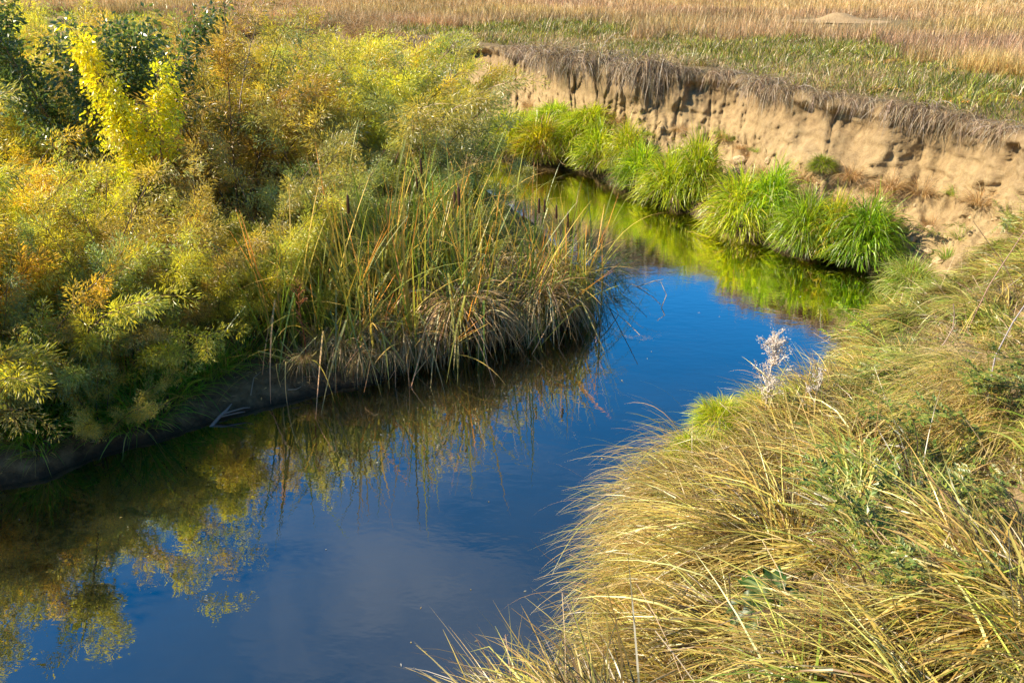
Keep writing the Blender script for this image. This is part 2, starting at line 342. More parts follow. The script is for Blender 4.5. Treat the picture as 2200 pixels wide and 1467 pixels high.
# height raster of everything solid
GX0, GY0, CE = -16.0, -1.0, .06; GW, GH = 500, 560
HM = np.full((GW, GH), -.6)
def splat(P):
    P = P.reshape(-1, 3); a = ((P[:, 0]-GX0)/CE).astype(int); b = ((P[:, 1]-GY0)/CE).astype(int)
    ok = (a >= 0) & (a < GW) & (b >= 0) & (b < GH); np.maximum.at(HM, (a[ok], b[ok]), P[ok, 2])
gi = np.linspace(0, 1, 5)[:, None, None]
splat(GV); splat(BV)
for A_ in (GV, BV):
    for t in (.2, .4, .6, .8):
        m_ = A_[:, :-1]*(1-t)+A_[:, 1:]*t; splat(m_)
        m2 = A_[:-1]*(1-t)+A_[1:]*t; splat(m2)
        for t2 in (.25, .5, .75): splat(m2[:, :-1]*(1-t2)+m2[:, 1:]*t2)
def lip_r(x, y):
    th = np.arctan2(Lp[:, 1]-CEN[1], Lp[:, 0]-CEN[0]); o_ = np.argsort(th)
    return np.interp(np.arctan2(y-CEN[1], x-CEN[0]), th[o_], np.linalg.norm(base-CEN, axis=1)[o_])
def out_of_lip(x, y): return np.hypot(x-CEN[0], y-CEN[1])-lip_r(x, y)
def hgt(x, y):
    x = np.asarray(x, float); y = np.asarray(y, float)
    a = np.clip(((x-GX0)/CE).astype(int), 0, GW-1); b = np.clip(((y-GY0)/CE).astype(int), 0, GH-1)
    h = HM[a, b]
    return np.where(out_of_lip(x, y) > .6, ZF+field_noise(x, y), h)
HS = HM.copy()
for _ in range(2): HS = (HS+np.roll(HS, 1, 0)+np.roll(HS, -1, 0)+np.roll(HS, 1, 1)+np.roll(HS, -1, 1))/5
def hgt_s(x, y): return HS[np.clip(((x-GX0)/CE).astype(int), 0, GW-1), np.clip(((y-GY0)/CE).astype(int), 0, GH-1)]
def pick(u, v, lo=-.02):
    d = ray(u, v); t = np.linspace(.5, 40, 6000); p = d[None]*t[:, None]+np.array([0, 0, HC])
    h = np.maximum(hgt(p[:, 0], p[:, 1]), lo); k = np.argmax(p[:, 2] <= h); return p[k]
def land(p, zmin=.18):
    p = np.array(p, float)
    for _ in range(60):
        if hgt(p[0], p[1]) > zmin: break
        p[0] += .03; p[1] -= .012
    p[2] = float(hgt(p[0], p[1])); return p
def in_bar(x, y):                                      # metres inside the bar's shore (signed, rough)
    D = np.hypot(x-bs[:, 0], y-bs[:, 1]); k = np.argmin(D)
    s = np.sign(np.dot([x-bs[k, 0], y-bs[k, 1]], inw[k])); return s*D[k]

# ------------------------------------------------------------------ grass blades
def blade_paths(root, d0, length, K, bend, clamp=None, r=None):
    """root (N,3), d0 (N,3) start direction, bend (N,3) added at every step; clamp: lift over the ground"""
    N = len(root); P = np.zeros((N, K, 3)); P[:, 0] = root; d = unit(d0); st = (length/(K-1))[:, None]
    for k in range(1, K):
        P[:, k] = P[:, k-1]+d*st
        if clamp is not None: 
            h = hgt(P[:, k, 0], P[:, k, 1])+clamp; low = P[:, k, 2] < h; P[:, k, 2] = np.maximum(P[:, k, 2], h)
        d = unit(d+bend)
    return P
def taper(N, K, w): 
    t = np.linspace(0, 1, K); return w[:, None]*(np.minimum(1, .55+t*2.2)*(1-t**2.2*.93))[None]
def pal(r, n, cols, jit=.15, p=None):
    c = np.asarray(cols)[r.choice(len(cols), n, p=p)]
    return np.clip(c*(1+r.normal(size=(n, 1))*jit)*(1+r.normal(size=(n, 3))*.05), .004, .8)
def tussock_mesh(name, seed, n=600, R=.28, length=.55, cols=None, p=None, lean=.55, droop=.16, w=.0035, K=6, mat=None, tipmul=(1.0, 1.0, 1.0), down=(0, 0)):
    r = np.random.default_rng(seed)
    a = r.uniform(0, 2*math.pi, n); q = np.sqrt(r.uniform(0, 1, n)); root = np.stack([np.cos(a)*q*R, np.sin(a)*q*R, -.03-0*q], 1)
    d = np.stack([np.cos(a)*q*lean, np.sin(a)*q*lean, np.full(n, .9)], 1)+r.normal(size=(n, 3))*.2+np.array([down[0], down[1], 0])
    L = length*r.uniform(.55, 1.1, n)*(1-.15*q)
    bend = np.stack([np.cos(a)*.07+down[0]*.2, np.sin(a)*.07+down[1]*.2, -droop*r.uniform(.4, 1.5, n)], 1)+r.normal(size=(n, 3))*.035
    P = blade_paths(root, d, L, K, bend)
    col = pal(r, n, cols, .2, p)[:, None]*(1+np.linspace(0, 1, K)[None, :, None]*(np.array(tipmul)-1))
    b = Bag(); ribbons(P, taper(n, K, w*r.uniform(.6, 1.3, n)), col=col, bag=b, roll=.35, r=r)
    return b.build(name, mat or M_GRASS)
def dome_mesh(name, seed, n, cols, mat, dead=.11):
    """a rounded clump: blades leave a mound all over and bow outwards and down (radius about 1, height about 1)"""
    r = np.random.default_rng(seed); a = r.uniform(0, 2*math.pi, n); cz = r.uniform(.0, 1, n)**.8; sz = np.sqrt(1-cz*cz)
    nd = np.stack([np.cos(a)*sz, np.sin(a)*sz, cz], 1); lump = 1+.22*fbm(nd*1.7+seed, 2)
    root = nd*np.array([.50, .50, .60])*lump[:, None]*r.uniform(.7, 1, (n, 1)); d = nd*1.0+np.array([0, 0, .30])+r.normal(size=(n, 3))*.28
    P = blade_paths(root, d, r.uniform(.22, .68, n), 6, np.array([0, 0, -.38])*r.uniform(.5, 1.5, (n, 1))+nd*[.08, .08, 0]+r.normal(size=(n, 3))*.04)
    P[..., 2] = np.maximum(P[..., 2], .0)
    c = pal(r, n, cols, .2); q = r.uniform(size=n) < dead; c[q] = pal(r, int(q.sum()), [(.5, .4, .2), (.4, .3, .1)])
    b = Bag(); ribbons(P, taper(n, 6, r.uniform(.006, .012, n)), col=c, bag=b, roll=.35, r=r); return b.build(name, mat)
LUSH = [(.34, .44, .015), (.46, .54, .02), (.20, .31, .012), (.55, .58, .03)]
MIXD = [(.56, .41, .14), (.64, .50, .20), (.42, .38, .07), (.34, .36, .05), (.50, .33, .09), (.60, .44, .14)]
DRY = [(.55, .40, .19), (.62, .48, .27), (.46, .31, .13), (.38, .28, .13)]
GREY = [(.32, .24, .15), (.44, .34, .22), (.18, .125, .075), (.38, .27, .14), (.46, .38, .28)]
lush_m = [dome_mesh('lush_blades', 100+k, 1700, LUSH, M_LUSH) for k in range(6)]
pale_m = [tussock_mesh('pale_blades', 120+k, 420, .25, .5, [(.42, .48, .14), (.50, .52, .22), (.30, .42, .06)], lean=.7, droop=.25, w=.004) for k in range(2)]
grn_m = [tussock_mesh('green_blades', 130+k, 150, .16, .45, [(.10, .24, .02), (.15, .30, .03), (.20, .30, .05), (.30, .28, .10)], lean=.8, droop=.22, w=.0045, K=7, mat=M_LUSH) for k in range(4)]
dry_m = [tussock_mesh('dry_blades', 140+k, 320, .22, .75, DRY, lean=.8, droop=.30, w=.0042, K=8, mat=M_STRAW) for k in range(4)]

def put_tussock(mm, p, h, rx, label, group, name='grass_tussock', color=None, base_h=.45, base_r=.45, rotz=None):
    o = obj(name, mm, None, p, (0, 0, rng.uniform(0, 6.28) if rotz is None else rotz), (rx/base_r, rx/base_r, h/base_h), color)
    return tag(o, label, 'grass', group)

# ---- lush tussocks along the foot of the cliff: pixel of the base, half width and height in pixels
G1 = 'lush tussocks along the foot of the cliff'
for n_, (u, v, hw, hp, lab) in enumerate([
    (1095, 325, 60, 75, 0), (1165, 345, 70, 85, 0), (1230, 335, 55, 75, 0), (1285, 368, 55, 105, 0), (1345, 372, 50, 90, 0), (1375, 405, 60, 95, 0),
    (1440, 438, 75, 125, 0), (1495, 425, 60, 120, 0), (1590, 500, 85, 140, 1), (1650, 480, 65, 130, 0), (1725, 538, 70, 130, 2), (1785, 545, 60, 110, 0),
    (1850, 560, 85, 135, 3), (1130, 285, 50, 40, 4), (1195, 275, 60, 40, 4), (1270, 280, 60, 45, 4)]):
    p = pick(u, v-12); fw = project(p)[2]
    labs = ['bright green round tussock at the water', 'largest round lime green tussock at the water under the cliff',
            'deep green tussock squeezed between two larger ones under the cliff', 'broad dark green tussock ending the row under the cliff',
            'short green tuft above the waterside tussocks']
    UP = {7: 'first', 6: 'second', 5: 'third', 4: 'fourth', 3: 'fifth', 2: 'sixth', 1: 'seventh', 0: 'eighth'}
    lt = 'bright green tussock, '+UP[n_]+' upstream of the largest round one' if n_ in UP else {9: 'bright green tussock standing just behind the largest round one', 11: 'small green tussock squeezed beside the broad dark one'}.get(n_, labs[lab])
    put_tussock(lush_m[n_ % 6], p-[0, 0, .02], hp/FPX*fw*.50*rng.uniform(.85, 1.12), hw/FPX*fw*.64, lt, G1 if lab in (0, 4) else None,
                color={2: (.72, .85, .8), 3: (.6, .8, .8), 1: (1.15, 1.1, 1)}.get(lab, (rng.uniform(.85, 1.15), rng.uniform(.9, 1.1), 1)))
p = pick(1950, 650)+[0, 0, .06]; put_tussock(dome_mesh('pale_blades', 155, 1300, [(.36, .44, .08), (.50, .52, .2), (.28, .4, .04)], M_LUSH, .15), p, .24, .22, 'pale drooping tussock on the corner of the near bank', None)
p = pick(1765, 365); put_tussock(lush_m[2], p, .10, .13, 'dull green turf sod slumped from the cliff', None, 'turf_sod', color=(.62, .62, 1.2))

# ---- grass mat on the near bank: combed downhill, in clumps (nobody could count it)
def grass_mat():
    r = np.random.default_rng(31); b = Bag()
    ok = np.argwhere((CF < .75)[:, None] & (prof[..., 0] > .0) & (prof[..., 1] > .1) & (prof[..., 0] < 1.3))
    c = GV[ok[:, 0], ok[:, 1]]; u, v, fw = project(c)
    sel = (fw > .6) & (u > 900) & (u < 3000) & (v > 380) & (v < 1800); ok = ok[sel]
    rg = np.argwhere((CF < .75)[:, None] & (np.arange(NK)[None] >= NQ) & (np.arange(NK)[None] < NQ+6)); rg = np.concatenate([rg]*3); ok = np.concatenate([ok, rg[(Lp[rg[:, 0], 0] > .4)]])
    du, dv, _ = project(GV[ok[:, 0], ok[:, 1]]); ok = ok[(((du-1660)/110)**2+((dv-1340)/60)**2 > 1) & (((du-1520)/105)**2+((dv-985)/65)**2 > 1)]
    NC = 1330; k = ok[r.integers(0, len(ok), NC*4)]; gap = fbm2(GV[k[:, 0], k[:, 1], 0], GV[k[:, 0], k[:, 1], 1], .33, 3); k = k[gap > .0][:NC]; NC = len(k)
    cen = GV[k[:, 0], k[:, 1]]; dn = out3[k[:, 0], 0]*1.0; cen = cen+np.where((k[:, 1] >= NQ)[:, None], np.concatenate([-out[k[:, 0]]*r.uniform(0, 1, (len(k), 1)), 0*cen[:, :1]], 1), 0)
    # also the top of the bank near the camera
    nb_ = 62
    cl = np.repeat(np.arange(NC), nb_); n = len(cl)
    cu, cv, _ = project(cen)
    leafy = sm(1750, 2050, cu)*(1-sm(900, 1200, cv))          # right part: shorter, greener
    root = cen[cl]+np.concatenate([r.normal(size=(n, 2))*.034, np.zeros((n, 1))], 1)
    root[:, 2] = hgt(root[:, 0], root[:, 1])-.01
    sx = (hgt_s(cen[:, 0]+.12, cen[:, 1])-hgt_s(cen[:, 0]-.12, cen[:, 1]))/.24; sy = (hgt_s(cen[:, 0], cen[:, 1]+.12)-hgt_s(cen[:, 0], cen[:, 1]-.12))/.24
    loc_ = np.stack([-sx, -sy, 0*sx], 1); dn = unit(dn*.25+loc_*np.minimum(1, 1.6/np.maximum(np.linalg.norm(loc_, axis=1), 1e-6))[:, None])
    ang = fbm2(cen[:, 0], cen[:, 1], .8, 3)*1.4+r.normal(size=NC)*.60; cd = np.stack([dn[:, 0]*np.cos(ang)-dn[:, 1]*np.sin(ang), dn[:, 0]*np.sin(ang)+dn[:, 1]*np.cos(ang), 0*ang], 1)
    stand = r.uniform(.35, 1.1, NC)[cl][:, None]; d0 = cd[cl]*.75+np.array([0, 0, 1.0])*stand+r.normal(size=(n, 3))*.26
    L = (r.uniform(.30, .72, NC)*(1-.45*leafy))[cl]*r.uniform(.5, 1.15, n)
    bend = cd[cl]*.20+np.array([0, 0, -.33])*r.uniform(.5, 1.3, (n, 1))+r.normal(size=(n, 3))*.09
    P = blade_paths(root, d0, L, 7, bend, clamp=r.uniform(.01, .07, n))
    brk = np.argwhere(r.uniform(size=n) < .16)[:, 0]; kb = r.integers(2, 6, len(brk)); dv_ = unit(r.normal(size=(len(brk), 3))*[1, 1, .5]+[0, 0, -.35])*(L[brk]/6)[:, None]
    for kk_ in range(2, 7):
        mk_ = kk_ > kb; P[brk[mk_], kk_] = P[brk[mk_], kk_-1]+dv_[mk_]
    g = fbm2(cen[:, 0], cen[:, 1], .55, 3)+leafy*.7+r.normal(size=NC)*.35-.40*(1-sm(1450, 1900, cu))
    tone = np.clip(1.02+.42*r.normal(size=NC), .28, 1.7)[cl][:, None]
    pg = sm(-.35, 1.5, g)[cl]; isg = r.uniform(size=n) < pg
    col = np.where(isg[:, None], pal(r, n, [(.24, .30, .035), (.15, .22, .022), (.33, .36, .06), (.40, .38, .08)], .22), pal(r, n, [(.44, .31, .075), (.54, .39, .12), (.36, .235, .045), (.20, .12, .035), (.38, .32, .055), (.28, .255, .045)], .22))
    col = np.clip(col*tone, 0, .75)
    ribbons(P, taper(n, 7, np.clip(r.lognormal(-5.95, .40, n), .0012, .0055)), col=col, bag=b, roll=.5, r=r)
    # thatch: thin dead blades lying flat
    n = 20000; k = ok[r.integers(0, len(ok), n)]; root = GV[k[:, 0], k[:, 1]]+r.normal(size=(n, 3))*[.02, .02, .004]
    d0 = out3[k[:, 0], 0]*.8+r.normal(size=(n, 3))*.7; d0[:, 2] = np.abs(d0[:, 2])*.4
    P = blade_paths(root, d0, r.uniform(.1, .35, n), 4, np.array([0, 0, -.2])+0*root, clamp=r.uniform(.005, .05, n))
    ribbons(P, taper(n, 4, r.uniform(.001, .0026, n)), col=pal(r, n, [(.27, .19, .07), (.38, .28, .12), (.17, .11, .04), (.16, .14, .035)], .3), bag=b, roll=.8, r=r)
    n = 420; k = ok[r.integers(0, len(ok), n)]; root = GV[k[:, 0], k[:, 1]]; d0 = r.normal(size=(n, 3))*.55+out3[k[:, 0], 0]*.3; d0[:, 2] = np.abs(d0[:, 2])*.5+.45
    P = blade_paths(root, d0, r.uniform(.25, .6, n), 5, np.array([0, 0, -.07])+r.normal(size=(n, 3))*.07); sc_ = pal(r, n, [(.60, .47, .26), (.50, .36, .20), (.38, .26, .15)], .2)
    ribbons(P, np.full((n, 5), .0016), col=sc_, bag=b, roll=1., r=r)
    hp = np.repeat(P[::2, 4], 9, 0); m_ = len(hp); hd = np.repeat(unit(P[::2, 4]-P[::2, 3]), 9, 0)
    leaves(hp-hd*r.uniform(0, .07, (m_, 1)), hd+r.normal(size=(m_, 3))*.45, r.uniform(.008, .02, m_), .0022, b, np.repeat(sc_[::2], 9, 0)*.9, r=r)
    # low leaves in the gaps
    n = 9000; k = ok[r.integers(0, len(ok), n*2)]; gp = fbm2(GV[k[:, 0], k[:, 1], 0], GV[k[:, 0], k[:, 1], 1], .33, 3); k = k[(gp < .15)][:n]; n = len(k)
    leaves(GV[k[:, 0], k[:, 1]]+r.normal(size=(n, 3))*[.03, .03, .02]+[0, 0, .05], r.normal(size=(n, 3))+[0, 0, .3], r.uniform(.02, .055, n), r.uniform(.004, .011, n), b, pal(r, n, [(.12, .19, .02), (.18, .25, .03), (.08, .12, .015), (.28, .28, .05)], .25), r=r)
    o = obj('bank_grass', b.build('bank_grass', M_MAT), kind='stuff')
    return tag(o, 'tangled tan and green grass combed over the near bank', 'grass')
grass_mat()

# ---- tussocks that stand out of the mat
def hang_mesh(name, seed, n, cols, length, w=.003, K=9, spread=.16):
    """blades leaving a root patch and bowing over towards -x"""
    r = np.random.default_rng(seed)
    root = r.normal(size=(n, 3))*[spread, spread, .02]
    d = np.stack([-r.uniform(.1, .9, n), r.normal(size=n)*.38, r.uniform(.5, 1.1, n)], 1)
    bend = np.stack([-r.uniform(.02, .14, n), r.normal(size=n)*.02, -r.uniform(.12, .34, n)], 1)
    P = blade_paths(root, d, length*r.uniform(.5, 1.1, n), K, bend)
    b = Bag(); ribbons(P, taper(n, K, w*r.uniform(.6, 1.2, n)), col=pal(r, n, cols, .2), bag=b, roll=.3, r=r)
    return b.build(name, M_GRASS)
hang_m = [hang_mesh('bowing_blades', 200+k, 230, MIXD, .72) for k in range(3)]
hangg_m = [hang_mesh('bowing_green_blades', 210+k, 420, [(.36, .48, .02), (.48, .58, .03), (.24, .36, .02), (.55, .5, .2)], .62) for k in range(2)]
for m__ in hangg_m: m__.materials[0] = M_LUSH
def hang(mm, u, v, rot, s, label, group=None):
    p = land(pick(u, v)); tag(obj('bowing_grass', mm, None, p-[0, 0, .02], (0, 0, rot), s), label, 'grass', group)
GHANG = 'straw coloured tussocks bowing over the water'
for q, (u, v, rot, s) in enumerate([(1350, 1060, .1, .95), (1330, 1120, .2, .9), (1395, 1180, .35, .85), (1330, 1240, .2, .7), (1290, 1330, .3, .85), (1230, 1400, .4, .8), (1180, 1455, .5, .75),
                                    (1640, 960, .25, .8), (1540, 1010, .3, .9), (1700, 900, .1, .7), (1480, 1110, .5, .8), (1420, 1330, .7, .8), (2090, 850, .2, .8), (2140, 820, -.2, .8), (2130, 900, .3, .85), (2060, 920, .3, .8)]):
    hang(hang_m[q % 3], u, v, rot, s, 'straw coloured tussock bowing downhill', GHANG)
for q, (u, v, rot, s) in enumerate([(1480, 950, -.1, .85), (1540, 925, -.3, .75), (1420, 1000, .1, .8), (1370, 1040, .2, .6)]):
    hang(hangg_m[q % 2], u, v, rot, s, 'lime green tussock on the bank edge', 'lime green tussocks on the near bank')

for q, (u, v, rr_) in enumerate([(1490, 1005, .25), (1570, 965, .19), (1440, 1050, .22), (1405, 1100, .15)]):
    tag(obj('lime_tussock', lush_m[q], None, land(pick(u, v), .12)+[0, 0, .26], (0, 0, q*1.3), (rr_*1.25, rr_*1.25, rr_*1.2), (1.15, 1.1, 1)), ['rounded lime tussock on the bank edge below the thin bleached weed', 'rounded lime tussock between thin and bushy bleached weeds', 'rounded lime tussock hanging at the water edge', 'smallest rounded lime tussock amid bowing straw'][q], 'grass')
# ---- field: green strip by the lip, tall dry grass beyond
def field_grass():
    r = np.random.default_rng(41)
    for name, n, lab, r0, r1 in (('green_turf', 13500, 'low green turf and weeds behind the cliff edge', -.1, 9.5), ('dry_grass', 22000, 'tall tan dry grass covering the field', 4.0, 80)):
        th = r.uniform(math.radians(5), math.radians(150), n*6)
        q = r.uniform(0, 1, n*6)
        off = r0+(r1-r0)*(q**1.0 if r1 < 20 else q**2.0)
        lr = np.interp(th, *(lambda t, o: (t[o], np.linalg.norm(base-CEN, axis=1)[o]))(np.arctan2(Lp[:, 1]-CEN[1], Lp[:, 0]-CEN[0]), np.argsort(np.arctan2(Lp[:, 1]-CEN[1], Lp[:, 0]-CEN[0]))))
        x = CEN[0]+np.cos(th)*(lr+off); y = CEN[1]+np.sin(th)*(lr+off)
        z = np.where(off < .5, hgt(x, y), ZF+field_noise(x, y)); u, v, fw = project(np.stack([x, y, z+.1], 1))
        patch = fbm2(x, y, 2.2, 3); edge = 7.6+2.6*patch+2.2*fbm2(x, y, .7, 2)-3.5*sm(1750, 2150, u)-4.5*(1-sm(850, 1150, u))
        keep = (fw > 1) & (u > -150) & (u < 2350) & (v > -70) & (v < 420) & (z > 1.2)
        mound = np.hypot((x-MOUND[0])/2.6, (y-MOUND[1]+1.0)/2.6) < 1+.3*fbm2(x, y, .5, 2)
        keep &= ~mound
        keep &= (off < edge+1.5) if r1 < 20 else (off > edge)
        ii = np.argwhere(keep)[:, 0]; ii = ii[r.permutation(len(ii))[:n]]
        x, y, z, pt, off = x[ii], y[ii], z[ii], patch[ii], off[ii]; n = len(ii)
        nb_ = 7; cl = np.repeat(np.arange(n), nb_); m = len(cl); dist = np.hypot(x, y)[cl]
        root = np.stack([x, y, z-.02], 1)[cl]+r.normal(size=(m, 3))*[.05, .05, 0]
        if r1 < 20:
            L = (r.uniform(.05, .20, n)*(1+1.1*sm(.1, .8, fbm2(x, y, .9, 3))))[cl]*r.uniform(.5, 1.2, m)*(1+.5*sm(.2, .9, pt)[cl]); w = r.uniform(.004, .009, m)*(dist/16)
            isg = r.uniform(size=m) < (.74-.5*sm(0.0, .9, -pt)[cl])
            col = np.where(isg[:, None], .88*pal(r, m, [(.14, .20, .018), (.22, .28, .022), (.34, .35, .035), (.06, .10, .01), (.46, .38, .05)], .3)*(1+.45*fbm2(x, y, .8, 3))[cl][:, None].clip(.5, 1.6), pal(r, m, [(.48, .35, .18), (.38, .26, .12)], .2))
            d0 = r.normal(size=(m, 3))*.55; d0[:, 2] = .8
        else:
            L = r.uniform(.22, .48, n)[cl]*r.uniform(.6, 1.2, m); w = r.uniform(.003, .006, m)*np.clip(dist/16, 1, 4)
            col = pal(r, m, [(.56, .39, .17), (.66, .48, .23), (.48, .31, .12), (.34, .22, .09), (.54, .34, .15)], .16); d0 = r.normal(size=(m, 3))*.25; d0[:, 2] = .9
            col *= np.clip(1-.06+.34*fbm2(x, y, 3.0, 3)[cl]+.12*r.normal(size=n)[cl], .5, 1.5)[:, None]*np.stack([1+0*m*L, 1+.10*fbm2(x, y, 5.0, 2)[cl], 1-.2*fbm2(x, y, 5.0, 2)[cl]], 1)
        P = blade_paths(root, d0, L, 3, r.normal(size=(m, 3))*.12+[0, 0, -.12])
        b = Bag(); ribbons(P, taper(m, 3, w), col=col, bag=b, roll=.6, r=r)
        tag(obj(name, b.build(name, M_GRASS if r1 < 20 else M_STRAW), kind='stuff'), lab, 'grass')
MOUND = at(1800, 52, ZF)
field_grass()
# bare patch and ant mound in the field
th = np.linspace(0, 2*math.pi, 40, endpoint=False); rr_ = np.linspace(0.03, 1, 14)
mx = np.outer(rr_, np.cos(th)); my = np.outer(rr_, np.sin(th)); mz = .26*np.exp(-(rr_/.33)**2)[:, None]+.02*fbm2(mx, my, .15, 3)-.02*rr_[:, None]**4
a_, b_ = np.meshgrid(np.arange(13), np.arange(40), indexing='ij')
mF = np.stack([a_*40+b_, a_*40+(b_+1) % 40, (a_+1)*40+(b_+1) % 40, (a_+1)*40+b_], -1).reshape(-1, 4)
def soil_mat(name, c0, c1):
    m, N, L = new_mat(name); g = N.new('ShaderNodeNewGeometry'); f = noise_n(N, L, g.outputs['Position'], 14, 6, .65)
    b = N.new('ShaderNodeBsdfPrincipled'); L.new(ramp(N, L, f, [(.3, c0), (.7, c1)]), b.inputs['Base Color']); b.inputs['Roughness'].default_value = .95
    b.inputs['Specular IOR Level'].default_value = .15
    bp = N.new('ShaderNodeBump'); bp.inputs['Strength'].default_value = .5; bp.inputs['Distance'].default_value = .04; L.new(f, bp.inputs['Height']); L.new(bp.outputs[0], b.inputs['Normal'])
    o = N.new('ShaderNodeOutputMaterial'); L.new(b.outputs[0], o.inputs[0]); return m
M_CLOD = soil_mat('earth_clod', (.34, .23, .12), (.62, .47, .28)); M_ANT = soil_mat('mound_earth', (.30, .20, .10), (.44, .31, .165))
tag(obj('earth_mound', mesh('earth_mound', np.stack([mx*1.7, my*1.3, mz], -1), mF, M_ANT, smooth=True), None, (MOUND[0], MOUND[1], ZF+field_noise(MOUND[0], MOUND[1])+.03)),
    'low tan earth mound on a bare patch in the dry field', 'mound')

# ---- hanging dry grass and roots along the lip
def fringe_mesh(seed):
    r = np.random.default_rng(seed); n = 430
    root = np.stack([r.uniform(-.32, .32, n), r.uniform(-.12, .10, n), r.uniform(-.02, .05, n)], 1)
    d = np.stack([r.normal(size=n)*.3, r.uniform(.2, 1., n), r.uniform(-.1, .8, n)], 1)
    bend = np.stack([r.normal(size=n)*.04, r.uniform(-.06, .04, n), -r.uniform(.25, .55, n)], 1)
    P = blade_paths(root, d, r.uniform(.16, .78, n)*(1-.3*np.abs(root[:, 0])/.32), 7, bend)
    b = Bag(); ribbons(P, taper(n, 7, r.uniform(.002, .0045, n)), col=pal(r, n, GREY, .25), bag=b, roll=.6, r=r)
    return b.build('hanging_blades', M_STRAW)
fr_m = [fringe_mesh(300+k) for k in range(7)]
lipz = V[:, :, 2]; fr_arc = arc; r = np.random.default_rng(5)
lk = int(np.argmin(np.abs(pc[:, 1]-1.73)+(pc[:, 0] > .9)*1))
q = 0; s_ = 0; 
while s_ < arc[-1]:
    k = int(np.searchsorted(arc, s_)); k = min(k, NS-1)
    p = GV[k, lk]; u, v, fw = project(p)
    if CF[k] > .45 and -60 < u < 2330:
        a = math.atan2(out[k, 1], out[k, 0])-math.pi/2
        sc = np.clip(.74+.55*float(fbm2(p[0], p[1], .8, 2))+r.normal()*.3, .3, 1.35)*(.85 if fw > 18 else 1)
        o = obj('hanging_grass', fr_m[q % 7], None, p+np.r_[-out[k]*.06, -.01], (0, 0, a+r.normal()*.12), (sc*1.05, sc, sc*r.uniform(.8, 1.2)), np.array([1, 1, 1])*r.uniform(.85, 1.15))
        tag(o, 'dry grey grass fringe hanging from the cliff edge', 'grass', 'dry grass fringes along the cliff edge'); q += 1
    s_ += r.uniform(.14, .75)

# ---- clods fallen at the foot of the cliff
def clod_mesh(seed):
    r = np.random.default_rng(seed); n1, n2 = 9, 14; th = np.linspace(.05, math.pi-.05, n1); ph = np.arange(n2)*2*math.pi/n2
    D = np.stack([np.outer(np.sin(th), np.cos(ph)), np.outer(np.sin(th), np.sin(ph)), np.outer(np.cos(th), np.ones(n2))], -1)
    D = D*(1+.28*fbm(D*1.6+seed, 3)[..., None]); D = np.sign(D)*np.abs(D)**.85
    a, b = np.meshgrid(np.arange(n1-1), np.arange(n2), indexing='ij')
    return mesh('clod', D*[1, .8, .65], np.stack([a*n2+b, (a+1)*n2+b, (a+1)*n2+(b+1) % n2, a*n2+(b+1) % n2], -1).reshape(-1, 4), M_CLOD, smooth=False)
cl_m = [clod_mesh(k) for k in range(6)]
r = np.random.default_rng(9); q = 0
cand = np.argwhere((CF > .6)[:, None] & (pc[None, :, 1] > .22) & (pc[None, :, 1] < .85) & (Lp[:, 1] < 20)[:, None])
for k in r.permutation(len(cand))[:170]:
    i_, j_ = cand[k]; p = GV[i_, j_]; s = r.lognormal(-3.4, .55)
    o = obj('earth_clod', cl_m[q % 6], None, p+[0, 0, s*.05], r.uniform(0, 6, 3), s); q += 1
    tag(o, 'tan lump of fallen earth under the cliff', 'clod', 'earth lumps at the foot of the cliff')
# thin weeds and dry tufts on the slump
r = np.random.default_rng(12)
for k in r.permutation(len(cand))[:80]:
    i_, j_ = cand[k]; p = GV[i_, j_]; g = r.uniform() < .5
    o = obj('weed_tuft', (grn_m if g else dry_m)[k % 4], None, p, (0, 0, r.uniform(0, 6)), r.uniform(.25, .6), (1.5, 1.3, 1) if g else (1, .9, .8))
    tag(o, ('sparse green weed tuft under the cliff' if g else 'dry tan weed tuft under the cliff'), 'weed', 'green tufts on the slumped soil' if g else 'dry tufts on the slumped soil')

